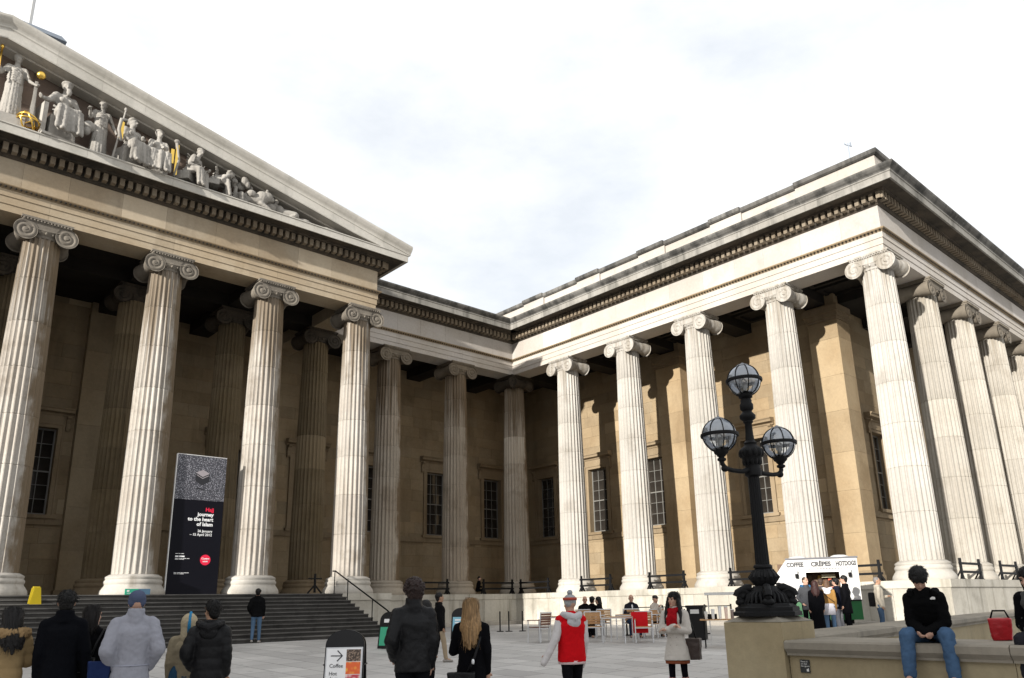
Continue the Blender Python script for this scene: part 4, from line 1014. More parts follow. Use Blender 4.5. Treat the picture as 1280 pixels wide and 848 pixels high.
# ---------------------------------------------------------------- catering trailer
V3 = Vector
def trailer():
    TH = R(27); gz = -1.65; C_ = V3(at_depth(1020,745,26.3)); xl = V3((math.cos(TH),math.sin(TH),0)); yl = V3((-math.sin(TH),math.cos(TH),0))
    def on(px, py):              # pixel -> (along, height) on the serving side of the trailer
        d = V3(ray(px,py)); q = V3(CAM)+d*((C_-V3(CAM)).dot(xl)/d.dot(xl)); return ((q-C_).dot(yl), q.z)
    yL = on(962,745)[0]; yR = on(1077,745)[0]; zt = on(1074,697)[1]; zw = on(1075,750)[1]; yTL = on(982,700)[0]
    h0 = on(1007,716); h1 = on(1049,716); hb = on(1010,741)[1]
    t = thing('catering_trailer', 'white and green catering trailer selling coffee, crepes and hotdogs by the museum wing', 'trailer', (C_.x, C_.y, gz), TH)
    D = 1.85; Z = lambda z: z-gz; Y = lambda y: y
    wp_, gp = plain('trailer_white', (.44,.435,.42), .35, 0, .4, .06, 3), plain('trailer_green', (.01,.11,.03), .4, 0, .4, .1)
    a, b, tl = Y(yL), Y(yR), Y(yTL); hy0, hy1, hz0, hz1 = Y(h0[0]), Y(h1[0]), Z(hb), Z(h0[1])
    zw_, zt_ = Z(zw), Z(zt); zm = zw_+.5
    mb = MB()                      # west side sheet with the serving hatch cut out: left, right, above, below
    mb.prism([(a,zw_),(a,zm),(tl,zt_),(hy0,zt_),(hy0,zw_)], 0, .04, 0); mb.prism([(hy1,zw_),(hy1,zt_),(b,zt_),(b,zw_)], 0, .04, 0)
    mb.box(0,.04,hy1,hy0,hz1,zt_); mb.box(0,.04,hy1,hy0,zw_,hz0); mb.obj('side_panel', wp_, t)
    mb = MB(); prof = [(a,zw_),(a,zm),(tl,zt_),(b,zt_),(b,zw_)]
    mb.prism(prof, D-.04, D, 0); mb.box(.04,D-.04,b,b+.03,zw_,zt_); mb.box(.04,D-.04,a-.03,a,zw_,zm); mb.add([(.04,a-.03,zm),(D-.04,a-.03,zm),(D-.04,tl,zt_-.03),(.04,tl,zt_-.03),(.04,a,zm),(D-.04,a,zm),(D-.04,tl,zt_),(.04,tl,zt_)],[(0,1,2,3),(4,5,6,7),(0,1,5,4),(3,2,6,7)])
    mb.obj('body_shell', wp_, t)
    MB().box(-.04,D+.04,b-.03,tl+.02,zt_,zt_+.05).obj('roof', plain('trailer_roof', (.10,.10,.11), .6), t)
    for yy in (tl-.35, b+.5): MB().lathe([(.30,0),(.28,.06),(.16,.10)], 18, (D/2,yy,zt_+.05)).obj('roof_vent', M['white'], t, 40)
    MB().box(.01,D-.01,b+.02,a-.05,.38,zw_-.003).obj('green_skirt', gp, t)
    MB().box(-.02,.0,b,a,zw_-.03,zw_+.01).obj('trim_strip', M['black'], t)
    MB().box(.3,D-.2,b+.3,a-.3,.25,.378).obj('chassis', M['black'], t)
    for yy in (-.25,.35): MB().lathe([(.30,-.09),(.31,-.05),(.31,.05),(.30,.09)], 24).obj('wheel', M['black'], t, 40).matrix_local = Matrix.Translation((.12,yy,.305)) @ Matrix.Rotation(R(90), 4, 'Y')
    MB().box(.05,D-.05,b+.04,a-.06,hz0-.06,hz0-.02).obj('counter', plain('counter_steel', (.45,.45,.45), .3, .7), t)
    MB().box(.9,D-.06,b+.05,a-.3,hz0,zt_-.1).obj('interior_units', plain('trailer_inside', (.10,.06,.035), .7), t)
    for i in range(9):
        yy = hy1+.1+(hy0-hy1-.2)*i/8; MB().box(.78,.89,yy-.06,yy+.05,hz0+.05+(i%3)*.17,hz0+.22+(i%3)*.17).obj('packet', plain('packet_%d' % i, random.choice(((.5,.08,.03),(.55,.35,.08),(.5,.45,.38),(.15,.10,.06))), .6), t)
    MB().box(.6,.62,hy1+.12,hy1+.55,hz1-.16,hz1-.06).obj('price_board', plain('lit_board', (.75,.68,.45), .5), t)
    MB().box(-.03,.05,hy1-.03,hy0+.03,hz1,hz1+.05).box(-.03,.05,hy0,hy0+.03,hz0,hz1).box(-.03,.05,hy1-.03,hy1,hz0,hz1).box(-.16,.0,hy1-.03,hy0+.03,hz0-.04,hz0).obj('hatch_frame', M['white'], t)
    ink = plain('trailer_ink', (.02,.02,.022), .5)
    zt2 = zt_-.245
    for s, px in (('COFFEE',993.5),('CR\u00caPES',1026),('HOTDOGS',1057.5)):
        o_ = text_obj(s, .20, ink, t, (-.001, on(px,706)[0], zt2+.01), UP_W, 'CENTER', .011); o_.scale = ({'C': .54, 'H': .62}[s[0]]*(1.15 if s[1] == 'R' else 1.)/(max(v.co.x for v in o_.data.vertices)-min(v.co.x for v in o_.data.vertices)), 1, 1)
    mb = MB(); x_ = on(1010,711)[0]
    for i in range(14): mb.box(-.004,-.001,x_-.09*i-.07,x_-.09*i,zt2-.085,zt2-.065)
    mb.obj('small_print', ink, t)
    for px in (995.5,1062):
        yy = on(px,715)[0]; mb = MB(); mb.lathe([(.05,-.14),(.055,-.02),(.04,0)], 10, (-.09,yy,zt2-.22)); mb.bar((0,yy,zt2-.2),(-.09,yy,zt2-.2),.02,.02); l_ = mb.obj('carriage_lamp', M['black'], t); MB().lathe([(.035,0),(.05,.09),(.02,.13)], 10, (-.09,yy,zt2-.22)).obj('lamp_glass', M['white'], l_)
    rd = plain('trailer_red', (.55,.10,.06), .5); mb = MB()
    for i in range(8): mb.box(-.004,-.001,a-.25-.075*i-.05,a-.25-.075*i,zw_+.06,zw_+.13)
    mb.obj('red_lettering', rd, t)
    mb = MB()
    for k in range(6): mb.box(-.004,-.001,a-.55,a-.12,zw_+.24+.07*k,zw_+.255+.07*k)
    mb.box(-.004,-.001,b+.12,b+.55,zw_+.06,zw_+.12); mb.obj('menu_lines', plain('faint_print', (.62,.60,.55), .5), t)
    MB().bar((.9,a,.42),(.9,a+.9,.36),.08,.08).bar((.9,a+.85,.36),(.9,a+.85,0),.05,.05).obj('tow_bar', M['black'], t)
trailer()
# ---------------------------------------------------------------- roof-top pieces
p = on_plane(1061,188,1,-17.0)
o = thing('weather_vane', 'thin weather instrument mast on the roof of the wing', 'mast', (p[0],-17.0,16.42))
zt = p[2]-16.42
MB().tube([(0,0,0),(0,0,zt+.55)], .035, 8).obj('mast', M['lead'], o); MB().bar((-.3,.1,zt+.35),(.3,-.1,zt+.35),.04,.04).bar((-.25,.1,zt+.5),(-.25,.1,zt+.35),.05,.05).bar((.2,-.07,zt+.62),(.2,-.07,zt+.35),.08,.08).obj('vane', M['lead'], o)
MB().box(-31.6,-27.75,-4.55,-2.2,19.7,21.05).prism([(-31.8,21.05),(-27.55,21.05),(-27.75,21.2),(-31.6,21.2)], -4.7, -2.1, 1).obj('acroterion_base', M['lead'], MUS)
o = thing('flagpole', 'slim white flagpole rising behind the pediment apex', 'flagpole', (-28.75,-3.4,21.2))
MB().tube([(0,0,0),(0,0,9)], [.10,.06], 10).obj('pole', M['white'], o); MB().tube([(.10,0,.4),(.10,0,8.8)], .012, 6).obj('halyard', M['white'], o)
# ---------------------------------------------------------------- figures: shapes are merged into one continuous skin
_texs = {}
VK = 1.0        # coarser skins for figures far from the camera
def clouds_tex(size):
    if size not in _texs:
        tx = bpy.data.textures.new('folds_%g' % size, 'CLOUDS'); tx.noise_scale = size; tx.noise_depth = 2; _texs[size] = tx
    return _texs[size]
def fuse(mb, voxel=.014, smooth=4, disp=0., dsize=.12, name='skin'):
    me = mb.mesh(name, False, False); ob = bpy.data.objects.new('tmp', me)
    r = ob.modifiers.new('r', 'REMESH'); r.mode = 'VOXEL'; r.voxel_size = voxel*VK; r.use_smooth_shade = True
    if smooth: sm = ob.modifiers.new('s', 'SMOOTH'); sm.factor = .5; sm.iterations = smooth
    if disp:
        d = ob.modifiers.new('d', 'DISPLACE'); d.texture = clouds_tex(dsize); d.strength = disp; d.mid_level = .5; d.texture_coords = 'LOCAL'
    out = bake_mesh(ob); bpy.data.meshes.remove(me)
    out.polygons.foreach_set('use_smooth', [True]*len(out.polygons)); out.materials.clear(); out.name = name; return out
V = Vector
ARMS = {   # elbow and wrist offsets from the shoulder, for the right side
 'down': ((.035,-.03,-.28),(.025,.05,-.52)), 'pocket': ((.085,-.09,-.26),(.02,.06,-.43)), 'crossed': ((.06,.05,-.26),(-.22,.22,-.20)),
 'crossed2': ((.06,.05,-.27),(-.24,.19,-.25)), 'back': ((.10,-.13,-.25),(.13,-.17,-.48)), 'front': ((.07,.03,-.28),(-.06,.24,-.24)), 'chin': ((.06,.10,-.25),(-.08,.22,-.02)),
 'out': ((.15,-.10,-.24),(.31,-.12,-.45)), 'lap': ((.06,.08,-.27),(-.17,.25,-.40)), 'table': ((.08,.12,-.25),(-.02,.34,-.22)), 'phone': ((.07,.10,-.25),(-.08,.22,.0)), 'bag': ((.07,-.02,-.28),(.10,.02,-.55))}
SKIN = {'light': (.42,.25,.18), 'tan': (.33,.19,.12), 'dark': (.22,.12,.075)}
def hand(mb, w, d, side, curl=.5, s=1.):
    """palm and five bent fingers continuing the forearm direction d"""
    d = V(d).normalized(); ax = V((side,0,0)); ax = (ax-d*ax.dot(d))
    if ax.length < .2: ax = V((0,1,0))-d*d.y
    ax.normalize(); nrm = d.cross(ax).normalized()
    if nrm.y < 0 : nrm = -nrm
    pc = V(w)+d*.045*s; mb.cap(V(w), .026*s, pc+d*.035*s, .03*s, 8, 3); mb.cap(pc-ax*.02*s, .017*s, pc+ax*.02*s+d*.03*s, .018*s, 8, 3)
    for i, ln in enumerate((.070,.080,.075,.060)):
        b = pc+ax*(.030-.020*i)*s+d*.045*s; k = b+(d*math.cos(curl)+nrm*math.sin(curl))*ln*.5*s; e = k+(d*math.cos(curl*2)+nrm*math.sin(curl*2))*ln*.5*s
        mb.cap(b, .0095*s, k, .0088*s, 6, 2); mb.cap(k, .0088*s, e, .0075*s, 6, 2)
    b = pc+ax*.030*s-d*.02*s; k = b+(ax*.8+d*.8+nrm*.5).normalized()*.038*s; e = k+(d+nrm*.5).normalized()*.030*s
    mb.cap(b, .0125*s, k, .0105*s, 6, 2); mb.cap(k, .0105*s, e, .009*s, 6, 2)
class Fig:
    """a person about 1.75 m tall in local coordinates, facing +y; joints first, then body and clothes"""
    def __init__(f, armR='down', armL='down', legs='stand', lean=0., head=(0,0), seat=None, stride=.0, shw=.168):
        J = f.J = {}; hz = .93 if seat is None else seat
        f.sit = seat is not None
        up = V((0, math.sin(lean), math.cos(lean)))
        J['pel'] = V((0,0,hz)); J['chest'] = J['pel']+up*.36; J['neck'] = J['pel']+up*.525; J['hd'] = J['neck']+up*.06+V((0,.015+.05*math.sin(head[1]),.108))
        f.up = up; f.yaw, f.pitch = head
        for s, n, arm in ((1,'R',armR),(-1,'L',armL)):
            sh = J['pel']+up*.462+V((s*shw,0,0)); J['sh'+n] = sh
            e, w = arm if isinstance(arm, tuple) else ARMS[arm]
            rot = Matrix.Rotation(-lean*.7, 3, 'X')
            J['el'+n] = sh+rot@V((e[0]*s,e[1],e[2])); J['wr'+n] = sh+rot@V((w[0]*s,w[1],w[2]))
            J['hip'+n] = J['pel']+V((s*.092,0,-.02))
            if f.sit:
                J['kn'+n] = J['hip'+n]+V((s*.06,.42,-.02)); J['an'+n] = J['kn'+n]+V((0,.02 if legs != 'dangle' else .03,-.42)); J['toe'+n] = J['an'+n]+V((0,.15,-.05))
            else:
                st = stride*s; J['kn'+n] = V((s*.10, st*.45+.015, .50)); J['an'+n] = V((s*.105, st*.9-(.02 if st >= 0 else .05), .085 if st >= 0 else .11)); J['toe'+n] = J['an'+n]+V((s*.03,.15,-.055))
    def rot_head(f): return Matrix.Rotation(f.yaw, 3, 'Z') @ Matrix.Rotation(-f.pitch, 3, 'X')
    def body(f, hands=True, curl=.5, nose=1.):
        J = f.J; mb = MB(); h = J['hd']; Rm = f.rot_head()
        P = lambda x, y, z: h+Rm@V((x,y,z))
        mb.ell(P(0,-.008,.02),(.076,.096,.105),18,12,Rm); mb.ell(P(0,.018,-.045),(.060,.072,.075),16,10,Rm)      # skull, jaw
        mb.cap(P(0,.088,.012),.011,P(0,.108,-.022),.015,8,3)                                                      # nose
        mb.cap(P(-.02,.078,-.062),.011,P(.02,.078,-.062),.011,8,3); mb.ell(P(0,.07,-.10),(.028,.022,.02),10,8,Rm)  # lips, chin
        mb.cap(P(-.045,.07,.035),.013,P(.045,.07,.035),.013,8,3)
        for s in (-1,1): mb.ell(P(s*.078,-.005,-.005),(.012,.022,.034),8,8,Rm); mb.ell(P(s*.04,.062,-.025),(.022,.018,.02),8,6,Rm)
        mb.cap(J['neck']-f.up*.03,.062,P(0,-.015,-.05),.054,12,3)
        mb.cap(J['pel'],.085,J['chest'],.085,14,4); mb.cap(J['chest']-V((.04,0,0)),.075,J['chest']+V((.04,0,0)),.075,12,4); mb.cap(J['shL'],.042,J['shR'],.042,10,3); mb.cap(J['chest'],.08,J['neck'],.056,12,3)
        for s, n in ((1,'R'),(-1,'L')):
            mb.cap(J['sh'+n],.042,J['el'+n],.04,10,3); mb.cap(J['el'+n],.04,J['wr'+n],.027,10,3)
            mb.cap(J['hip'+n],.078,J['kn'+n],.052,10,3); mb.cap(J['kn'+n],.052,J['an'+n],.038,10,3); mb.cap(J['an'+n],.036,J['toe'+n],.03,8,3)
            if hands: hand(mb, J['wr'+n], J['wr'+n]-J['el'+n], s, curl)
        return fuse(mb, .010 if VK <= 1 else .0075, 2, 0, .1, 'body')
    def top(f, r=1., hem=.80, flare=1., puff=0, collar=.03, slr=1., sleeves=True, disp=.012, dsize=.055, cuff=0., front=.0, waist=0.):
        """jacket or coat: r scales girth; hem = height of lower edge relative to pelvis (negative = below)"""
        J = f.J; mb = MB(); up = f.up
        n = 14; z0 = hem; z1 = .47
        pr = []
        for i in range(n+1):
            u = i/n; a = z0+(z1-z0)*u
            if a < .0: w, dd = .160+.05*flare*(-a), .126+.05*flare*(-a)
            elif a < .2: k = a/.2; w, dd = .160-.010*k, .126-.006*k
            elif a < .40: k = (a-.2)/.2; w, dd = .150+.022*k, .120+.010*k
            else: k = (a-.40)/.07; w, dd = .172-.050*k, .130-.035*k
            b = (1+.055*abs(math.sin(math.pi*a/puff))**.6 if puff else 1.)
            wz = waist*math.exp(-((a-.10)/.10)**2); pr.append((a, (w-wz)*r*b, (dd-wz*.6)*r*b))
        vs_ = []; m_ = 28
        steps = pr if not puff else None
        if puff:
            pr = []; N = 44
            for i in range(N+1):
                a = z0+(z1-z0)*i/N
                if a < .0: w, dd = .160+.05*flare*(-a), .126+.05*flare*(-a)
                elif a < .2: k = a/.2; w, dd = .160-.010*k, .126-.006*k
                elif a < .40: k = (a-.2)/.2; w, dd = .150+.022*k, .120+.010*k
                else: k = (a-.40)/.07; w, dd = .172-.050*k, .130-.035*k
                b = .95+.09*abs(math.sin(math.pi*a/puff))**.5; pr.append((a, w*r*b, dd*r*b))
        for a, w, dd in pr:
            c = J['pel']+(up*a if a > 0 else V((0,0,a)))
            for j in range(m_):
                t = 2*math.pi*j/m_; ct, st = math.cos(t), math.sin(t)
                vs_.append((c.x+w*math.copysign(abs(ct)**.85, ct), c.y+dd*math.copysign(abs(st)**.85, st)+.01, c.z))
        K = len(pr); ff = [(i*m_+j, i*m_+(j+1) % m_, (i+1)*m_+(j+1) % m_, (i+1)*m_+j) for i in range(K-1) for j in range(m_)]+[tuple(range(m_-1,-1,-1)), tuple((K-1)*m_+j for j in range(m_))]
        mb.add(vs_, ff)
        mb.cap(J['shL']+V((.02,0,-.02)),.058*r,J['shR']+V((-.02,0,-.02)),.058*r,12,4); mb.cap(J['chest']+up*.06,.10*r,J['neck']+V((0,-.005,-.01)),.076*r,14,4)
        for n_ in ('R','L'): mb.cap(J['neck']+V((0,-.01,.0)),.066*r,J['sh'+n_]+V((0,0,.0)),.056*r,12,4)
        if collar: mb.lathe([(.098,-.02),(.094,.03),(.088,.03+collar)], 20, tuple(J['neck']+V((0,-.012,-.02))), 1., 1.05)
        for n_ in ('R','L'):
            s, e, w = J['sh'+n_], J['el'+n_], J['wr'+n_]
            if not sleeves: mb.cap(s,.062*r,s+(e-s)*.03,.060*r,10,3); continue
            if puff:
                for A, B, ra, rb in ((s,e,.066,.062),(e,w,.062,.052)):
                    L_ = (B-A).length; q = max(3, int(L_/(puff*.85)))
                    for i in range(q):
                        p0 = A+(B-A)*(i/q); p1 = A+(B-A)*((i+1)/q); rr = (ra+(rb-ra)*i/q)*r*slr; mb.cap(p0+(p1-p0)*.3, rr, p0+(p1-p0)*.7, rr, 12, 3)
            else:
                mb.cap(s,.061*r*slr,e,.055*r*slr,12,4); mb.cap(e,.055*r*slr,w,.046*r*slr,12,4)
        if front: mb.cap(J['pel']+up*.1+V((0,.115*r,0)),front,J['chest']+V((0,.125*r,.02)),front,8,3)
        return fuse(mb, .0125, 3, disp, dsize, 'jacket')
    def legs(f, r=1., disp=.016, hem=.06, name='trousers', top=.08):
        J = f.J; mb = MB()
        mb.ell(J['pel']+V((0,0,-.01)),(.165*r,.125*r,.13),18,10)
        if top > .08: mb.cap(J['pel'],.13*r,J['pel']+f.up*top,.13*r,14,4)
        for n in ('R','L'):
            a = J['an'+n]; k = J['kn'+n]; e = a+(k-a)*hem
            mb.cap(J['hip'+n],.095*r,k,.068*r,14,4); mb.cap(k,.068*r,e,.056*r,14,4)
        return fuse(mb, .0125, 2, disp, .05, name)
    def shoes(f, s=1., boot=0.):
        J = f.J; out = []
        for n in ('R','L'):
            mb = MB(); a, t = J['an'+n], J['toe'+n]; d = (t-a); d.z = 0; d.normalize()
            mb.cap(a-d*.05+V((0,0,-.045)),.040*s,a+d*.04+V((0,0,-.035)),.042*s,10,3); mb.cap(a+V((0,0,-.04)),.042*s,a+d*.16+V((0,0,-.055)),.034*s,10,3)
            if boot: mb.cap(a+V((0,0,-.02)),.055*s,a+(J['kn'+n]-a)*boot,.066*s,12,3)
            out.append(fuse(mb, .012, 2, 0, .1, 'shoe'))
        return out
    def strands(f, n=420):
        """fine locks lying over the moulded hair, so that its outline breaks up"""
        st = f.hstyle; rg = random.Random(21); J = f.J; h = J['hd']; Rm = f.rot_head(); mb = MB()
        big = {'curly': 1.16, 'fringe': 1.05}.get(st, 1.0); lng = {'long': .36, 'long_out': .36, 'blonde': .45, 'bob': .16}.get(st, 0)
        for i in range(n):
            while True:
                v = V((rg.gauss(0,1), rg.gauss(0,1), rg.gauss(0,1))).normalized()
                if (v.y < .35 and v.z > -.55) or v.z > .45: break
            b = h+Rm@V((v.x*.086*big, v.y*.101*big-.018, v.z*.095*big+.045)); vo = Rm@v
            t = V((v.x*.3, -.25+.5*max(0,v.y), -1.)); t = Rm@t; t = (t-vo*t.dot(vo)); t = t.normalized() if t.length > .05 else V((0,-1,0))
            w = rg.uniform(.0022,.0048)
            if lng and v.y < .25:
                l = lng*rg.uniform(.7,1.08); x0 = b.x-h.x; yb = min(b.y-h.y, -.05)-(.075 if st == 'long_out' else .0)
                pts = [b, b+t*.07+vo*.006, h+V((x0*1.12+rg.gauss(0,.008), yb-.045, -.20+rg.gauss(0,.02))), h+V((x0*1.10+rg.gauss(0,.022), yb-.065-(.03 if st == 'long_out' else 0), -l+rg.gauss(0,.015)))]
                if pts[3].z > pts[2].z: pts = pts[:3]
            else:
                l = rg.uniform(.03,.07)*(1.0 if st != 'cropped' else .4); k = rg.gauss(0,.35) if st in ('curly','fringe') else rg.gauss(0,.15)
                sd = vo.cross(t); d = (t+sd*k).normalized(); pts = [b, b+d*l*.5+vo*rg.uniform(.004,.012), b+d*l+vo*rg.uniform(-.002,.012)]
            rows = []
            for j, p in enumerate(pts):
                dd = (pts[min(j+1,len(pts)-1)]-pts[max(j-1,0)]); sd = dd.cross(vo); sd = sd.normalized() if sd.length > 1e-5 else V((1,0,0)); ww = w*(1-.75*j/(len(pts)-1)); rows += [p-sd*ww, p+sd*ww]
            mb.add(rows, [(2*j, 2*j+1, 2*j+3, 2*j+2) for j in range(len(pts)-1)])
        return mb.mesh('strands', True, False)
    def hair(f, style):
        if style in ('short','curly','fringe','long','long_out','blonde','bob'): f.hstyle = style
        J = f.J; mb = MB(); h = J['hd']; Rm = f.rot_head(); P = lambda x, y, z: h+Rm@V((x,y,z))
        disp = .012; size = .03
        if style == 'short':
            mb.ell(P(0,-.020,.045),(.087,.100,.092),18,12,Rm); mb.ell(P(0,-.055,-.02),(.074,.055,.085),14,10,Rm)
            rg = random.Random(11)
            for i in range(70):
                v = V((rg.gauss(0,1),rg.gauss(-.35,1),rg.gauss(.35,.8))).normalized(); b_ = P(v.x*.082,v.y*.094-.02,v.z*.088+.045); mb.cap(b_,.012,b_+Rm@V((v.x*.022+rg.gauss(0,.012),v.y*.02,v.z*.012-.024)),.006,6,2)
            disp = .012; size = .014
        elif style == 'cropped':
            mb.ell(P(0,-.018,.035),(.082,.097,.092),18,12,Rm); mb.ell(P(0,-.055,-.01),(.070,.052,.07),14,10,Rm); disp = .004
        elif style == 'curly':
            mb.ell(P(0,-.02,.05),(.103,.113,.105),18,12,Rm); mb.ell(P(0,-.06,-.02),(.09,.07,.085),14,10,Rm)
            rg = random.Random(3)
            for i in range(110):
                v = V((rg.gauss(0,1),rg.gauss(-.3,1),rg.gauss(.35,.9))).normalized(); mb.ell(P(v.x*.105,v.y*.112-.02,v.z*.108+.05),(.022,.022,.022),6,5)
            disp = .012; size = .02
        elif style == 'fringe':
            mb.ell(P(0,-.015,.05),(.094,.108,.095),18,12,Rm); mb.ell(P(0,-.06,-.02),(.078,.055,.085),14,10,Rm)
            rg = random.Random(8)
            for i in range(46):
                a = rg.uniform(0,2*math.pi); u = rg.uniform(.3,1.); x, y = math.sin(a)*.085*u, math.cos(a)*.10*u-.015; z = .05+.085*math.sqrt(max(0,1-u*u)); mb.cap(P(x,y,z),.014,P(x*1.22,y*1.18+.012,z-.045),.008,6,2)
            for i in range(7): mb.cap(P(-.06+.02*i,.075,.075),.018,P(-.066+.022*i,.100,.030+.008*(i%2)),.009,6,2)
            disp = .010; size = .015
        elif style in ('long','blonde','long_out'):
            out = .075 if style == 'long_out' else 0.
            ln = .44 if style == 'blonde' else .36
            mb.ell(P(0,-.018,.045),(.092,.105,.098),18,12,Rm)
            for i in range(11):
                a = -1.35+2.7*i/10; x, y = math.sin(a)*.082, -math.cos(a)*.088-.01
                sp = 1.10+.25*abs(math.sin(a)); jj = .02*math.sin(i*2.3)
                e = h+V((x*sp*.9, y*1.0-.055-out*1.3-.02*math.cos(a), -ln+.05*abs(math.sin(a*1.5))+jj*2)); m1 = P(x*1.05,y*1.05,-.06); m2 = h+V((x*sp*1.05,y*1.08-.035-out,-.22+jj))
                mb.cap(P(x*.9,y*.9,.06),.034,m1,.034,8,3); mb.cap(m1,.034,m2,.032,8,3); mb.cap(m2,.032,e,.016,8,3)
            disp = .014; size = .035
        elif style == 'bob':
            mb.ell(P(0,-.020,.045),(.092,.105,.097),18,12,Rm)
            for i in range(9):
                a = -1.3+2.6*i/8; x, y = math.sin(a)*.082, -math.cos(a)*.09; mb.cap(P(x*.9,y*.9,.05),.036,P(x*1.12,y*1.05-.01,-.13),.026,8,3)
            disp = .012; size = .03
        elif style == 'balding':
            mb.ell(P(0,-.055,-.005),(.083,.06,.05),14,10,Rm); disp = .003
        elif style == 'beanie':
            mb.ell(P(0,-.014,.055),(.090,.106,.088),20,12,Rm); mb.cap(P(-.01,-.015,.02),.084,P(.01,-.015,.02),.084,14,4); disp = .004; size = .012
        elif style == 'hood':
            mb.ell(P(0,-.035,.02),(.115,.125,.140),20,12,Rm); mb.cap(J['neck']+V((0,-.03,.0)),.105,P(0,-.04,-.04),.105,14,4); disp = .012
        elif style == 'hood_down':
            n = J['neck']; mb.tube([n+V((-.12,.06,.0)),n+V((-.13,-.03,.02)),n+V((-.08,-.12,.0)),n+V((0,-.15,-.03)),n+V((.08,-.12,.0)),n+V((.13,-.03,.02)),n+V((.12,.06,.0))],[.035,.048,.055,.06,.055,.048,.035],10); mb.ell(n+V((0,-.13,-.08)),(.11,.05,.09),14,8); disp = .012
        elif style == 'cap':
            mb.ell(P(0,-.012,.06),(.092,.106,.075),20,10,Rm); mb.ell(P(0,.09,.045),(.065,.06,.012),14,6,Rm); mb.ell(P(0,-.05,-.005),(.075,.055,.06),12,8,Rm); disp = .002
        return fuse(mb, .0068 if VK <= 1 else .0085, 1, disp*(1.5 if style in ('short','fringe','bob','curly') else 1.), size, 'hair')
def at_face(f, root, skin, brows=(.03,.02,.015), lips=None):
    h = f.J['hd']; Rm = f.rot_head(); P = lambda x, y, z: h+Rm@V((x,y,z))
    e = plain('eye_dark', (.02,.015,.012), .2) if 'eye_dark' not in bpy.data.materials else bpy.data.materials['eye_dark']
    for s in (-1,1):
        MB().ell(P(s*.031,.079,.008),(.0135,.008,.0075),10,8,Rm).obj('eye', e, root, True)
        MB().cap(P(s*.016,.092,.030),.0045,P(s*.046,.080,.030),.0035,6,2).obj('eyebrow', cloth(brows), root, True)
    MB().cap(P(-.019,.087,-.0635),.0055,P(.019,.087,-.0635),.0055,8,3).obj('mouth', cloth(lips or tuple(c*.55 for c in skin)), root, True)
def person(label, px, D, h, rel, fig, parts, skin='light', pos=None, group=None, curl=.5, face=True, brows=(.03,.02,.015), lips=None):
    """parts: list of (name, mesh-maker result, colour or material)"""
    if pos is None:
        p = at_depth(px, 765, D); pos = (p[0], p[1], ground_z(p[0], p[1]))
    t = thing('person', label, 'person', pos, -(view_az(pos[0], pos[1])+R(rel)), group)
    s = h/1.75; t.scale = (s, s, s)
    O('body', fig.body(True, curl), cloth(SKIN[skin], .55, .05, .35), t)
    if face: at_face(fig, t, SKIN[skin], brows, lips)
    for name, me, c in parts:
        for m_ in (me if isinstance(me, list) else [me]): O(name, m_, c if not isinstance(c, tuple) else (hair_mat(c) if 'hair' in name else cloth(c)), t)
    hs = getattr(fig, 'hstyle', None)
    if hs and VK <= 1:
        hc = [c for n_, m_, c in parts if n_ == 'hair'][0]; O('hair_locks', fig.strands(700 if hs in ('blonde','long','long_out') else 460), hair_mat(hc), t)
    return t
def tote(pts_top, c, w, h, d):
    mb = MB(); x, y, z = c; mb.prism([(x-w/2,z),(x+w/2,z),(x+w*.42,z-h),(x-w*.42,z-h)], y-d/2, y+d/2, 1); return fuse(mb, .012, 4, .02, .08, 'bag')
def strap(pts, r=.012): return MB().tube(pts, r, 6).mesh('strap', True)
def hair_mat(c):
    m_, t, b = mat_new('hair'); tcn = t.nodes.new('ShaderNodeTexCoord'); n = nnoise(t, tcn.outputs['Object'], 1., 4, .6, (70,70,5)); n2 = nnoise(t, tcn.outputs['Object'], 6, 3)
    base = nmix(t, nramp(t, n, .35, .65), [x*.45 for x in c], [min(1, x*1.6) for x in c]); t.links.new(nmix(t, n2, base, [x*.8 for x in c]), b.inputs['Base Color'])
    b.inputs['Roughness'].default_value = .5; b.inputs['Specular IOR Level'].default_value = .25
    bp = t.nodes.new('ShaderNodeBump'); bp.inputs['Strength'].default_value = .8; bp.inputs['Distance'].default_value = .012; t.links.new(n, bp.inputs['Height']); t.links.new(bp.outputs[0], b.inputs['Normal']); return m_
leather = plain('leather_black', (.0035,.0036,.0045), .5, 0, .2, .25, 9, .5); sheen = plain('nylon_black', (.0035,.0036,.0045), .55, 0, .2, .2, 9, .4)
BK = (.003,.003,.004)
# ---------------------------------------------------------------- people, near group by the steps
f = Fig('front','front'); J = f.J
fur = MB(); n_ = J['neck']; fur.tube([n_+V((-.15,.05,-.02)),n_+V((-.15,-.06,0)),n_+V((-.07,-.15,-.01)),n_+V((.07,-.15,-.01)),n_+V((.15,-.06,0)),n_+V((.15,.05,-.02))],[.05,.065,.07,.07,.065,.05],10)
person('woman in tan quilted coat with furry hood, seen from behind', 17, 8.9, 1.63, -10, f, [('coat', f.top(1.12,-.28,1.,.13,0), (.27,.19,.095)), ('fur_trim', fuse(fur,.012,1,.045,.02), (.24,.16,.08)), ('hair', f.hair('long_out'), (0.0048,0.0036,0.0032)), ('trousers', f.legs(), BK), ('shoe', f.shoes(), BK)])
f = Fig('bag','down'); 
t = person('man in long black coat carrying a black and white plastic bag', 82, 9.0, 1.80, 0, f, [('coat', f.top(1.10,-.38,1.1,0,.08), (0.0032,0.0036,0.0052)), ('hair', f.hair('short'), (0.0032,0.0028,0.0024)), ('trousers', f.legs(), BK), ('shoe', f.shoes(), BK)])
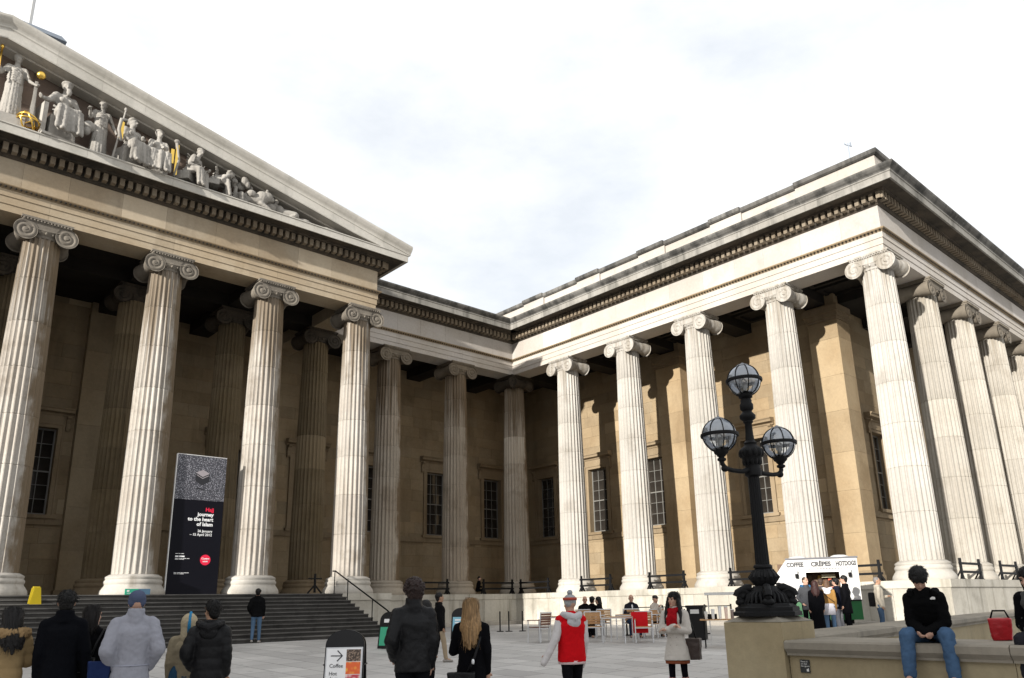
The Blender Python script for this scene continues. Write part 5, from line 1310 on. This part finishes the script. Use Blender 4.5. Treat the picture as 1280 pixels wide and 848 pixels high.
# carrier bag held in his left hand
w = f.J['wrL']; mb = MB(); c = w+V((-.03,0,-.12)); mb.prism([(c.x-.03,c.z+.02),(c.x+.03,c.z+.02),(c.x+.17,c.z-.24),(c.x+.16,c.z-.62),(c.x-.16,c.z-.62),(c.x-.19,c.z-.24)], c.y-.07, c.y+.05, 1)
bg_ = O('carrier_bag', fuse(mb,.012,5,.05,.10,'bag'), plain('plastic_black', (.02,.021,.022), .25, 0, .5)); bg_.location = t.location; bg_.rotation_euler = t.rotation_euler; bg_.scale = t.scale; tag(bg_, 'crumpled black and white plastic bag hanging from the long-coated man', 'bag')
mb = MB()
for cx_, cz_, r_ in ((-.10,-.36,.10),(.09,-.50,.08)): mb.ell((c.x+cx_,c.y-.072,c.z+cz_),(r_*.75,.022,r_),16,10)
O('white_print', mb.mesh('print', True), M['white'], bg_); mb = MB().ell((c.x-.10,c.y-.094,c.z-.38),(.03,.008,.045),12,8); O('dark_print', mb.mesh('p', True), cloth(BK), bg_)
MB().tube([tuple(w+V((-.01,.02,.0))),tuple(c+V((0,0,.02)))], .012, 6).obj('handle', M['white'], bg_)
f = Fig('front','down', head=(-.45,0))
person('woman in black coat with dark hair and a black shoulder bag', 117, 9.5, 1.64, 20, f, [('coat', f.top(1.02,-.42,1.3,0,.04), (0.0028,0.0028,0.0036)), ('hair', f.hair('bob'), (0.0052,0.0032,0.0028)), ('trousers', f.legs(), BK), ('shoe', f.shoes(), BK), ('handbag', tote(0,(.02,-.20,1.13),.25,.17,.10), leather), ('bag_strap', strap([(.10,-.2,1.13),(.13,-.14,1.3),(.17,-.05,1.46)]), leather), ('buckle', MB().tube([(.02+.03*math.cos(a),-.26,1.15+.03*math.sin(a)) for a in [i*math.pi/6 for i in range(13)]], .006, 6).mesh('b', True), alu)], 'light')
# bespectacled face glimpsed between the two
f = Fig('pocket','pocket')
bm_ = f.J
t = person('man in pale lilac grey padded jacket with blue knitted hat', 170, 9.05, 1.78, -4, f, [('jacket', f.top(1.20,-.17,1.3,0,.10,1.22,True,.018,.045,waist=.012), (.25,.255,.29)), ('belt_seam', MB().lathe([(.196,-.008),(.199,0),(.196,.008)], 28, (0,.01,.97), 1., .78).mesh('seam', True), (.26,.27,.32)), ('hat', f.hair('beanie'), (.065,.08,.13)), ('trousers', f.legs(1.05), (0.0040,0.0044,0.0064)), ('shoe', f.shoes(), BK)])
bp = O('shoulder_bag', tote(0,(-.30,.06,1.02),.22,.36,.20), cloth((.012,.022,.07)), None); bp.location = t.location; bp.rotation_euler = t.rotation_euler; bp.scale = t.scale; tag(bp, 'navy blue bag hanging at the hip of the man in lilac grey jacket', 'bag')
f = Fig('pocket','down', head=(0,.05)); hd = f.J['hd']
st_ = MB().tube([hd+V((.01,.08,.115)),hd+V((.01,-.03,.165)),hd+V((.01,-.12,.11)),hd+V((.01,-.165,.0)),hd+V((.01,-.145,-.11))],[.022]*5,8)
person('child in tan hooded snow suit with blue stripe on the hood', 238, 9.9, 1.50, 4, f, [('jacket', f.top(1.16,-.20,1.2,0,.03,1.2,True,.016,.05), (.22,.185,.125)), ('hood', f.hair('hood'), (.33,.28,.19)), ('hood_stripe', st_.mesh('stripe', True), (.03,.16,.30)), ('side_panel', MB().ell((-.135,-.02,.86),(.085,.13,.25),16,12).mesh('panel', True), (.02,.055,.10)), ('trousers', f.legs(1.12,.02), (.02,.05,.09)), ('shoe', f.shoes(), BK)], face=False)
f = Fig('down','pocket', head=(.75,0))
person('man in black quilted jacket looking aside beside the hooded child', 265, 9.5, 1.67, 10, f, [('jacket', f.top(1.16,-.26,.9,.135,.055,1.12), sheen), ('hood', f.hair('hood_down'), sheen), ('hair', f.hair('short'), (0.0032,0.0028,0.0024)), ('trousers', f.legs(1.02), BK), ('shoe', f.shoes(), BK)], 'tan')
VK = 1.7
# man walking to the steps
f = Fig('down','pocket', stride=.06, head=(.0,-.15))
pz = on_plane(311,804,2,-1.65)
person('man in black jacket and blue jeans standing at the foot of the steps', 0, 0, 1.74, 5, f, [('jacket', f.top(1.12,-.10,.8,.16,.05,1.1), (0.0044,0.0044,0.0048)), ('hair', f.hair('short'), (0.0048,0.0036,0.0032)), ('trousers', f.legs(.95), (.07,.12,.19)), ('shoe', f.shoes(), (.30,.28,.26))], pos=(pz[0]+.1,pz[1]-.25,-1.65))
VK = 1.0
# couple in the foreground
f = Fig('down','pocket', head=(.1,-.08))
person('man with curly dark hair in black leather jacket seen from behind', 517, 9.15, 1.84, -12, f, [('jacket', f.top(1.18,-.12,.7,0,.105,1.15,True,.020,.07), leather), ('hair', f.hair('curly'), (.020,.010,.008)), ('trousers', f.legs(1.05), (0.0040,0.0044,0.0056)), ('shoe', f.shoes(), BK)])
f = Fig('down','front', head=(-.1,.05))
person('woman with long blonde hair in black coat seen from behind', 589, 9.5, 1.63, 8, f, [('coat', f.top(1.06,-.40,1.5,0,.03), BK), ('hair', f.hair('blonde'), (.24,.145,.065)), ('trousers', f.legs(), BK), ('shoe', f.shoes(), BK), ('handbag', tote(0,(-.10,-.20,.88),.34,.24,.12), leather), ('bag_strap', strap([(-.02,-.18,.88),(.06,-.16,1.05),(.12,-.10,1.25),(.12,.0,1.44)], .018), leather), ('buckle', MB().ell((.045,-.185,1.0),(.02,.012,.035),8,6).mesh('b', True), alu)])
VK = 1.3
# dark haired woman half hidden behind the leather jacket
f = Fig('down','down')
person('dark haired woman in dark coat half hidden behind the leather-jacketed man', 532, 12.5, 1.62, -20, f, [('coat', f.top(1.0,-.3,1.2), BK), ('hair', f.hair('long'), (0.0040,0.0032,0.0032)), ('trousers', f.legs(), BK), ('shoe', f.shoes(), BK)])
VK = 1.6
# man walking in beige trousers
f = Fig('down','down', stride=.20, head=(0,0))
person('man in black coat and beige trousers walking by the retaining wall', 549, 19.4, 1.60, 75, f, [('coat', f.top(1.12,-.16,.8,0,.05), (0.0048,0.0048,0.0052)), ('hair', f.hair('short'), (0.0040,0.0032,0.0028)), ('trousers', f.legs(1.0), (.28,.22,.15)), ('shoe', f.shoes(1.05), (.25,.23,.21))], 'tan')
VK = 1.0
# youth in red gilet
f = Fig('down',((.10,-.04,-.26),(.215,-.02,-.47)), stride=.16, head=(.25,.05)); hd = f.J['hd']
jk = f.top(1.28,-.12,.6,0,.0,1.,False,.016,.08); J = f.J
sl = MB()
for n in ('R','L'): sl.cap(J['sh'+n],.072,J['el'+n],.062,12,4); sl.cap(J['el'+n],.062,J['wr'+n]+(J['wr'+n]-J['el'+n]).normalized()*.13,.050,12,4)
red = (.48,.006,.010)
person('youth in red gilet over white sleeves with grey bobble hat', 713, 11.3, 1.66, -22, f, [('gilet', jk, red), ('sleeves', fuse(sl,.0125,4,.014,.06), (.48,.46,.455)), ('shirt_hem', MB().lathe([(.202,-.02),(.207,.03)], 28, (0,.01,.80), 1., .79).mesh('hem', True), (.60,.45,.45)), ('hood', f.hair('hood_down'), (.42,.42,.43)), ('hat', f.hair('beanie'), plain('knit_grey', (.30,.31,.32), .9, 0, .2, .5, 30, .6)), ('hat_pattern', MB().lathe([(.101,-.018),(.108,0),(.101,.022)], 28, tuple(hd+V((0,-.014,.07))), .98, 1.1).mesh('pattern', True), plain('knit_red', (.35,.06,.04), .9, 0, .2, .6, 40, .6)), ('bobble', MB().ell(hd+V((0,-.02,.165)),(.042,.042,.040),14,10).mesh('bobble', True), (.28,.30,.32)), ('trousers', f.legs(.98), (0.0048,0.0048,0.0060)), ('shoe', f.shoes(), BK)], brows=(.05,.04,.03))
# young woman in cream coat
f = Fig('crossed','crossed2', stride=.03, head=(-.38,0.03)); J = f.J; hd = J['hd']; nk = J['neck']
sc = MB(); sc.tube([nk+V((.09,.05,.0)),nk+V((0,.10,-.01)),nk+V((-.10,.04,.01)),nk+V((-.08,-.06,.02)),nk+V((.0,-.10,.02)),nk+V((.09,-.05,.02)),nk+V((.10,.04,.0))],.044,10); sc.tube([nk+V((-.02,.10,-.02)),nk+V((-.03,.15,-.14)),nk+V((-.03,.165,-.30))],[.05,.055,.05],10); sc.tube([nk+V((.03,.11,-.02)),nk+V((.05,.16,-.14)),nk+V((.05,.165,-.26))],[.04,.05,.045],10)
hl = MB()
for s in (-1,1): hl.tube([hd+V((s*.07,.02,.05)),hd+V((s*.095,.03,-.06)),nk+V((s*.12,.07,-.06)),nk+V((s*.13,.12,-.22))],[.032,.034,.036,.018],8)
bt = MB()
for x_ in (-.055,.055): bt.ell((x_,.168,.90),(0.0048,0.0024,0.0048),8,6); bt.ell((x_,.155,1.02),(0.0048,0.0024,0.0048),8,6)
pl = food_mat('plaid_boot', (.55,.45,.36), (.25,.06,.05), 60)
t = person('woman in cream coat and red scarf standing with folded arms', 843, 12.9, 1.665, 198, f, [('coat', f.top(1.06,-.27,3.4,0,.05,1.1,True,.012,.06,front=.012,waist=.022), (.47,.44,.40)), ('scarf', fuse(sc,.010,2,.025,.05), (.26,.006,.010)), ('hair', f.hair('long'), (0.0048,0.0036,0.0036)), ('front_hair', fuse(hl,.009,2,.012,.03), (0.0048,0.0036,0.0036)), ('coat_buttons', bt.mesh('buttons', True), BK), ('skirt', MB().lathe([(.20,-.05),(.205,.0)], 26, (0,.01,.655), 1., .8).mesh('skirt', True), (.20,.06,.03)), ('tights', f.legs(.80,.0), (0.0048,0.0040,0.0064)), ('boot', f.shoes(1.1,.62), pl)], brows=(.02,.012,.01), lips=(.40,.10,.09))
hb = O('shoulder_bag', tote(0,(-.26,-.10,1.00),.24,.34,.16), plain('leather_brown', (.030,.018,.014), .4, 0, .5, .3, 8, .4)); hb.location = t.location; hb.rotation_euler = t.rotation_euler; hb.scale = t.scale; tag(hb, 'dark brown leather bag at the hip of the woman in cream', 'bag')
O('bag_strap', strap([(-.30,-.12,.98),(-.27,-.08,1.15),(-.22,-.01,1.38),(-.17,.0,1.47)], .012), leather, hb)
VK = 1.9
# ---------------------------------------------------------------- people at the café tables
def sitter(label, px, D, rel, top_c, hair, hair_c, trous, h=1.72, arms=('table','lap'), skin='light', lean=.15, head=(0,.1), extra=None, seat=.50):
    f = Fig(arms[0], arms[1], lean=lean, head=head, seat=seat)
    parts = [('jacket', f.top(1.05,-.06,.3,0,.04), top_c), ('hair', f.hair(hair), hair_c), ('trousers', f.legs(1.), trous), ('shoe', f.shoes(), BK)]
    if extra: parts += extra(f)
    return person(label, px, D, h, rel, f, parts, skin)
sitter('bald man in black sitting at a café table by the wall', 731, 26.6, 170, (0.0040,0.0040,0.0044), 'balding', (.12,.09,.07), BK, 1.72)
sitter('person in black with dark hair sitting with their back turned at the café table', 739, 26.9, 30, (0.0036,0.0036,0.0044), 'short', (0.0040,0.0032,0.0032), BK, 1.70)
sitter('woman in black sitting sideways at the café table', 752, 26.6, -80, (0.0040,0.0036,0.0044), 'bob', (0.0048,0.0036,0.0032), BK, 1.68)
def shirt(f): return [('shirt_front', MB().ell(f.J['chest']+V((0,.115,.02)),(.035,.035,.13),12,8).mesh('shirt', True), (.65,.65,.65))]
sitter('balding man in dark suit and white shirt sitting at a café table', 789, 26.2, 165, (.012,.013,.018), 'balding', (.30,.27,.24), (.02,.035,.07), 1.75, ('table','lap'), 'light', .1, (0,.0), shirt)
sitter('person in pale jacket and dark cap sitting at a café table', 817, 26.4, 130, (.40,.36,.31), 'cap', (0.0060,0.0052,0.0052), BK, 1.70, ('chin','table'))
# ---------------------------------------------------------------- queue at the trailer
def stander(label, px, D, h, rel, top, top_c, hem, hair, hair_c, trous, skin='light', arms=('down','down'), head=(0,0), extra=None, r=1.08, puff=0):
    f = Fig(arms[0], arms[1], head=head); parts = [('jacket', f.top(r,hem,1.,puff,.045), top_c), ('hair', f.hair(hair), hair_c), ('trousers', f.legs(1.), trous), ('shoe', f.shoes(), BK)]
    if extra: parts += extra(f)
    return person(label, px, D, h, rel, f, parts, skin)
stander('man in grey coat with blue collar queuing at the trailer', 1010.5, 25.0, 1.76, 150, 0, (.055,.057,.062), -.18, 'cropped', (.05,.035,.025), BK, 'light', ('pocket','pocket'), (.3,0), lambda f: [('collar', f.hair('hood_down'), (.03,.10,.20))])
stander('woman in long black coat with reddish dark hair queuing at the trailer', 1022, 24.0, 1.64, -10, 0, BK, -.68, 'long', (.035,.012,.010), BK)
def whiteskirt(f): return [('white_top', MB().lathe([(.19,-.25),(.185,-.02),(.175,.10)], 26, tuple(f.J['pel']+V((0,.01,-.02))), 1., .78).mesh('top', True), (.66,.64,.68)), ('scarf', f.hair('hood_down'), (.70,.68,.66)), ('bag_strap', strap([(-.17,-.13,1.42),(0,-.165,1.2),(.18,-.12,1.05)], .012), leather)]
stander('woman in mustard jacket over white tunic and jeans at the trailer', 1037, 24.4, 1.66, 0, 0, (.33,.18,.055), .06, 'bob', (.10,.055,.03), (.10,.17,.27), extra=whiteskirt)
stander('person in navy jacket and pale trousers at the trailer', 1049, 24.8, 1.70, -60, 0, (.012,.014,.025), -.14, 'short', (0.0040,0.0032,0.0032), (.42,.42,.45), 'light', ('pocket','front'))
stander('person in dark red top standing close to the trailer hatch', 1044.5, 26.0, 1.66, 30, 0, (.22,.02,.03), -.1, 'short', (.02,.014,.012), BK)
stander('man in black coat holding a white cup beside the trailer', 1060, 24.6, 1.78, -75, 0, (0.0036,0.0036,0.0048), -.30, 'short', (0.0040,0.0032,0.0028), BK, 'light', ('front','down'), (.2,.1), lambda f: [('armband', MB().ell(f.J['elR']+V((.03,.05,.02)),(.05,.05,.03),10,8).mesh('band', True), (.30,.22,.42)), ('paper_in_hand', MB().box(.10,.14,.30,.33,1.0,1.18).mesh('paper'), (.70,.70,.70))])
stander('man with brown hair at the serving hatch of the trailer', 1030, 26.2, 1.70, 5, 0, (.05,.045,.045), -.1, 'short', (.06,.04,.03), BK)
stander('person in black hat near the foot of the trailer', 977, 25.8, 1.60, 40, 0, BK, -.2, 'cap', (0.0048,0.0044,0.0044), BK)
f_ = stander('grey haired man in pale beige jacket walking past the trailer', 1101, 24.3, 1.72, 85, 0, (.40,.36,.29), -.12, 'cropped', (.16,.15,.145), (.05,.085,.14), 'tan', ('down','front'), (0,-.1))
bb = O('rucksack', tote(0,(0,-.21,1.28),.28,.42,.16), cloth((0.0040,0.0040,0.0044))); bb.location = f_.location; bb.rotation_euler = f_.rotation_euler; bb.scale = f_.scale; tag(bb, 'black rucksack carried by the grey haired man in beige', 'bag')
# person leaning on the railing under the colonnade
f = Fig('front','front', seat=.30, lean=.2)
person('dark clothed person sitting by the railing beside a column base', 0, 0, 1.60, 100, f, [('jacket', f.top(1.05,-.1), BK), ('hair', f.hair('short'), (0.0048,0.0036,0.0032)), ('trousers', f.legs(), BK), ('shoe', f.shoes(), BK)], pos=(-3.4,-.35,-.02))
VK = 1.0
# ---------------------------------------------------------------- man sitting on the parapet
f = Fig(((.02,.08,-.26),(-.135,.255,-.30)),((.02,.08,-.26),(-.145,.235,-.30)), lean=.55, head=(.25,.72), seat=.09, legs='dangle', shw=.155); J = f.J
for n, s in (('R',1),('L',-1)):
    J['kn'+n] = J['hip'+n]+V((s*.11,.40,.02)); J['an'+n] = J['kn'+n]+V((s*.02,.02,-.44)); J['toe'+n] = J['an'+n]+V((0,.15,-.05))
pm = on_plane(1168,797,0,-22.95)
jm = f.top(1.06,-.08,.3,0,.06,1.15,True,.022,.055)
t = person('young man in black hooded jacket and blue jeans slumped on the parapet', 0, 0, 1.60, 0, f, [('jacket', jm, (0.0036,0.0036,0.0040)), ('hood', f.hair('hood_down'), (0.0040,0.0040,0.0044)), ('hair', f.hair('fringe'), (0.0040,0.0032,0.0028)), ('trousers', f.legs(1.22,.022), plain('denim', (.05,.095,.17), .9, 0, .1, .65, 4.5, .7)), ('shoe', f.shoes(1.05), (.05,.05,.05))], pos=(-22.95, float(pm[1]), -1.06), curl=.9, brows=(0.0048,0.0036,0.0032))
t.rotation_euler = (0,0,R(100))
lg = MB(); J = f.J
for i in range(3): lg.tube([(-.115+.016*i+.0,.232,.175+0),( -.10+.016*i,.232,.185),(-.08+.014*i,.232,.165)],.006,6)
ch = f.J['chest']
O('chest_logo', MB().add([(ch.x-.135,ch.y+.162,ch.z+.075),(ch.x-.085,ch.y+.172,ch.z+.075),(ch.x-.085,ch.y+.172,ch.z+.09),(ch.x-.11,ch.y+.168,ch.z+.105),(ch.x-.135,ch.y+.162,ch.z+.10)],[(0,1,2,3,4)]).mesh('logo'), M['white'], t)
# right-hand edge: red bag and the person beside it
pb = on_plane(1253,797,0,-22.45)
ob_ = O('red_bag', tote(0,(0,0,.225),.22,.225,.13), plain('red_vinyl', (.36,.008,.014), .4, 0, .35, .25, 8, .3)); ob_.location = (-22.45,pb[1],-1.058); ob_.rotation_euler = (0,0,-view_az(-22.45,pb[1])); tag(ob_, 'red shoulder bag standing on the parapet beside a seated person', 'bag')
MB().tube([(-.08,0,.22),(-.05,-.02,.30),(.06,-.02,.30),(.09,0,.22)], .01, 6).obj('handle', cloth(BK), ob_)
f = Fig('lap','lap', lean=.55, head=(0,.3), seat=.10)
pe = on_plane(1326,800,0,-22.75)
t = person('person in grey and black sitting at the end of the parapet', 0, 0, 1.50, 0, f, [('jacket', f.top(1.12,-.1,.5,0,.05,1.1), (.06,.06,.06)), ('sleeves', fuse(MB().cap(f.J['shR'],.085,f.J['elR'],.07).cap(f.J['elR'],.07,f.J['wrR'],.056).cap(f.J['shL'],.085,f.J['elL'],.07).cap(f.J['elL'],.07,f.J['wrL'],.056),.0125,3,.015,.08), BK), ('hair', f.hair('bob'), (0.0048,0.0036,0.0036)), ('trousers', f.legs(1.08), (.02,.02,.025)), ('shoe', f.shoes(), BK)], pos=(-22.85, float(pe[1]), -1.06)); t.rotation_euler = (0,0,R(75))
# ---------------------------------------------------------------- pediment sculpture
SY = -5.30; SZ = 16.152
def statue(label, x, s, rz, fig, extra=None, dz=0., vox=.017, robe='stand', y=SY, tilt=None, roots=True, seed=1):
    rg = random.Random(seed); J = fig.J; mb = MB(); h = J['hd']; Rm = fig.rot_head(); P = lambda a, b, c: h+Rm@V((a,b,c))
    mb.ell(P(0,-.008,.02),(.080,.100,.108),18,12,Rm); mb.ell(P(0,.018,-.045),(.062,.074,.078),16,10,Rm); mb.cap(P(0,.09,.012),.013,P(0,.112,-.02),.017,8,3); mb.ell(P(0,-.045,.06),(.098,.095,.085),14,10,Rm); mb.ell(P(0,-.13,.0),(.05,.05,.05),10,8)
    for k in range(9):
        a = -1.9+3.8*k/8; mb.ell(P(math.sin(a)*.088,math.cos(a)*.06-.01,.075+.02*math.cos(a)),(.026,.03,.028),8,6)
    mb.cap(J['neck']-fig.up*.03,.066,P(0,-.015,-.05),.058,12,3)
    mb.cap(J['pel'],.135,J['chest'],.128,14,4); mb.cap(J['chest']-V((.07,0,0)),.108,J['chest']+V((.07,0,0)),.108,12,4); mb.cap(J['shL'],.062,J['shR'],.062,10,3); mb.cap(J['chest'],.10,J['neck'],.068,12,3)
    for q in (-1,1): mb.ell(J['chest']+V((q*.07,.10,.0)),(.062,.05,.062),10,8)
    for s_, n in ((1,'R'),(-1,'L')):
        mb.cap(J['sh'+n],.068,J['el'+n],.050,10,3); mb.cap(J['el'+n],.050,J['wr'+n],.036,10,3); hand(mb, J['wr'+n], J['wr'+n]-J['el'+n], s_, .7, 1.15)
        mb.cap(J['hip'+n],.10,J['kn'+n],.082,10,3); mb.cap(J['kn'+n],.082,J['an'+n],.055,10,3); mb.cap(J['an'+n],.042,J['toe'+n],.036,8,3)
        for k in range(5):   # sleeve folds
            o = V((rg.uniform(-.03,.03),rg.uniform(-.04,.05),0)); mb.cap(J['sh'+n]+o,.03,J['el'+n]*.6+J['sh'+n]*.4+o*1.6+V((0,0,-.05)),.022,8,3)
    # robe folds
    if robe == 'stand':
        for k in range(17):
            a = 2*math.pi*k/17+rg.uniform(-.1,.1); rx, ry = .150, .115; t0 = J['pel']+V((math.cos(a)*rx*.9,math.sin(a)*ry*.9,.16)); kx = 1.25+rg.uniform(-.12,.15); t1 = V((J['pel'].x+math.cos(a)*rx*kx, J['pel'].y+math.sin(a)*ry*kx+.02, .04))
            mb.cap(t0,.026,t1,.046,8,3)
        for k in range(6):
            z = .98+.05*k; mb.tube([V((-.17,-.05,z)),V((-.12,.13,z-.05)),V((.05,.16,z-.01+.02*k)),V((.17,.02,z+.08))],.022,8)
    elif robe == 'sit':
        for k in range(9):
            u = -1+2*k/8; a0 = J['pel']+V((u*.14,.05,.03)); kk = (J['knL']+J['knR'])/2+V((u*.20,.03+rg.uniform(-.02,.03),.04)); an = (J['anL']+J['anR'])/2+V((u*.23,.07+rg.uniform(-.05,.05),-.02))
            mb.cap(a0,.055,kk,.055,8,3); mb.cap(kk,.055,an,.042,8,3)
        for k in range(5): mb.tube([J['pel']+V((-.2,.0,.05+.07*k)),J['pel']+V((-.05,.14,.02+.09*k)),J['pel']+V((.19,.04,.12+.09*k))],.026,8)
        mb.box(-.25,.25,-.26,.18,.0,J['pel'].z-.07)
    if extra: extra(mb, J)
    t = thing('statue', label, 'statue', (x, y, SZ+dz), rz, 'pediment figures'); t.scale = (s,s,s)
    if tilt: t.rotation_euler = tilt
    o = O('figure', fuse(mb, vox*.8, 2, .018, .05, 'figure'), M['statue'], t)
    return t
ph = lambda x: None
# standing central figure with sceptre and globe
f = Fig(((.15,.02,-.24),(.22,.16,-.05)),((.12,.06,-.28),(.22,.14,-.36)), head=(.1,.1))
t = statue('standing robed stone figure with golden sceptre and globe at the pediment apex', -29.05, 1.50, R(175), f, dz=.46)
MB().box(-.32,.32,-.25,.25,-.33,.0).box(-.36,.36,-.28,.28,-.34,-.26).obj('plinth', M['statue'], t)
MB().tube([(.36,.20,.95),(.36,.17,1.74)], .025, 8).ell((.36,.17,1.76),(.045,.045,.06),10,8).obj('sceptre', M['gold'], t, True)
MB().ell((-.50,.20,1.30),(.105,.105,.105),18,12).obj('globe', M['gold'], t, True)
MB().box(-.47,-.40,.05,.14,.0,1.14).prism([(-.52,0),(-.36,0),(-.42,1.15),(-.46,1.15)], .02, .06, 1).obj('column_support', M['statue'], t)
# armillary sphere
p = on_plane(36,146,1,-5.62)
t = thing('armillary_sphere', 'open golden armillary sphere resting on the pediment ledge', 'sphere', (p[0], -5.60, SZ+.40))
for k in range(4):
    mt = Matrix.Rotation(k*.8, 3, 'Z') @ Matrix.Rotation([0,1.57,1.1,.5][k], 3, 'X'); MB().tube([mt@V((.37*math.cos(a),.37*math.sin(a),0)) for a in [2*math.pi*i/28 for i in range(29)]], .030, 6).obj('ring', M['gold'], t, True)
MB().tube([(-.26,-.05,-.26),(.26,.05,.26)], .018, 6).obj('axis', M['gold'], t, True)
# seated scholar
f = Fig(((.14,.10,-.22),(.26,.20,-.28)),((.13,.05,-.27),(.05,.26,-.34)), lean=.12, head=(-.25,.15), seat=.62)
def beard(mb, J):
    h = J['hd']; mb.ell(h+V((-.02,.075,-.12)),(.055,.05,.09),12,8); mb.ell(h+V((0,-.01,.085)),(.115,.12,.055),16,8)
t = statue('seated bearded stone figure in heavy robes and turban', -27.45, 1.84, R(190), f, beard, robe='sit', seed=4)
MB().box(-.42,.40,-.30,.30,.0,.05).box(.32,.40,-.25,.2,.0,.75).obj('seat_block', M['statue'], t)
# standing figure with staff
f = Fig(((.12,.06,-.25),(.17,.24,-.16)),((.14,-.02,-.27),(.2,.08,-.46)), head=(-.5,0))
t = statue('standing stone woman leaning on a staff', -26.12, 1.42, R(180), f, seed=7)
MB().tube([(-.33,.25,.02),(-.50,.30,1.55)], [.028,.02], 8).ell((-.50,.30,1.60),(.04,.03,.06),8,6).obj('staff', M['statue'], t)
MB().ell((.28,.05,.85),(.17,.12,.16),12,8).ell((.33,.08,.68),(.10,.1,.12),10,8).obj('mask', M['statue'], t, True)
# two seated figures with gilded instruments
f = Fig('lap',((.12,.08,-.25),(-.02,.25,-.25)), lean=.05, head=(.35,.05), seat=.52)
t = statue('seated stone figure holding a small golden harp', -25.02, 1.66, R(200), f, robe='sit', seed=9)
MB().tube([(.34,.18,.50),(.44,.20,.75),(.42,.22,1.02),(.28,.22,1.08)], [.035,.04,.04,.03], 8).obj('harp_frame', M['statue'], t, True); MB().box(.32,.40,.17,.20,.55,1.0).obj('gilded_strings', M['gold'], t)
f = Fig('lap','front', lean=.1, head=(.3,.1), seat=.50)
t = statue('seated stone woman with drapery falling over her knees', -23.98, 1.60, R(175), f, robe='sit', seed=12)
MB().box(-.46,-.39,.14,.19,.15,1.0).box(-.36,-.28,.15,.18,.45,.85).obj('gilded_lyre', M['gold'], t); MB().tube([(-.40,.16,.1),(-.48,.16,.6),(-.40,.16,1.05)], .04, 8).ell((-.40,.16,1.10),(.07,.06,.06),10,8).obj('lyre_frame', M['statue'], t, True)
# crouching and reclining figures
f = Fig('front','table', lean=.55, head=(-.5,.35), seat=.34)
t = statue('crouching stone figure bending towards the corner of the pediment', -22.75, 1.45, R(225), f, robe='sit', seed=15, dz=.26)
f = Fig('front','table', lean=1.15, head=(0,-.5), seat=.22)
t = statue('stone figure crawling out low along the pediment ledge', -21.7, 1.36, R(255), f, robe='sit', seed=18, dz=.46)
# animals and plants in the corner
def beast(label, x, s, rz, kind):
    mb = MB()
    if kind == 'croc':
        mb.tube([(-.7,0,.10),(-.3,0,.16),(.1,0,.17),(.4,0,.13),(.75,0,.10)],[.05,.13,.14,.09,.05],12)
        for sx in (-.2,.2):
            for sy in (-1,1): mb.cap((sx,sy*.1,.14),.05,(sx+.08,sy*.2,.03),.035,8,3)
    elif kind == 'lion':
        mb.cap((-.35,0,.26),.17,(.2,0,.30),.18,12,4); mb.ell((.38,0,.45),(.17,.15,.17),14,10); mb.ell((.50,0,.41),(.09,.08,.08),10,8); mb.ell((.25,0,.40),(.20,.19,.20),14,10)
        for sy in (-1,1): mb.cap((.2,sy*.11,.2),.07,(.45,sy*.12,.05),.05,8,3); mb.cap((-.35,sy*.13,.2),.10,(-.1,sy*.16,.05),.05,8,3); mb.ell((.36,sy*.11,.60),(.04,.03,.05),8,6)
        mb.tube([(-.5,0,.2),(-.62,.05,.1),(-.5,.15,.05)],.03,8)
    elif kind == 'bush':
        rg = random.Random(5)
        for i in range(26): mb.ell((rg.uniform(-.4,.4),rg.uniform(-.15,.15),rg.uniform(.08,.75)),(rg.uniform(.06,.14),.10,rg.uniform(.06,.14)),10,7)
        mb.cap((-.1,0,0),.08,(-.05,0,.5),.05,8,3)
    elif kind == 'bird':
        mb.ell((0,0,.22),(.17,.12,.15),12,8); mb.cap((.1,0,.28),.06,(.17,0,.45),.045,8,3); mb.ell((.2,0,.50),(.07,.055,.06),10,8); mb.cap((-.12,0,.2),.07,(-.35,0,.12),.03,8,3); mb.cap((0,0,.15),.08,(.02,0,0),.07,8,3)
    elif kind == 'turtle':
        mb.ell((0,0,.13),(.33,.24,.14),16,8); mb.ell((.36,0,.14),(.10,.07,.07),10,8)
        for sx in (-.2,.2):
            for sy in (-1,1): mb.ell((sx,sy*.2,.05),(.09,.08,.05),8,6)
    t = thing('statue', label, 'statue', (x, SY, SZ), rz, 'pediment figures'); t.scale = (s,s,s); O('figure', fuse(mb, .016, 2, .015, .05, 'animal'), M['statue'], t)
beast('clump of carved stone foliage behind the crawling figure', -20.62, 1.6, 0, 'bush')
beast('carved stone lion lying on the pediment ledge', -19.95, 1.6, R(-15), 'lion')
beast('carved stone bird perched near the pediment corner', -19.1, 1.7, R(20), 'bird')
beast('smaller carved stone beast crouching beyond the bird', -18.4, 1.15, R(160), 'lion')
beast('carved stone tortoise on the pediment ledge', -17.5, 1.25, 0, 'turtle')
beast('carved stone crocodile in the narrow corner of the pediment', -16.3, 1.1, R(180), 'croc')
# carved relief of trees behind the corner group

bpy.data.scenes.remove(TMP)
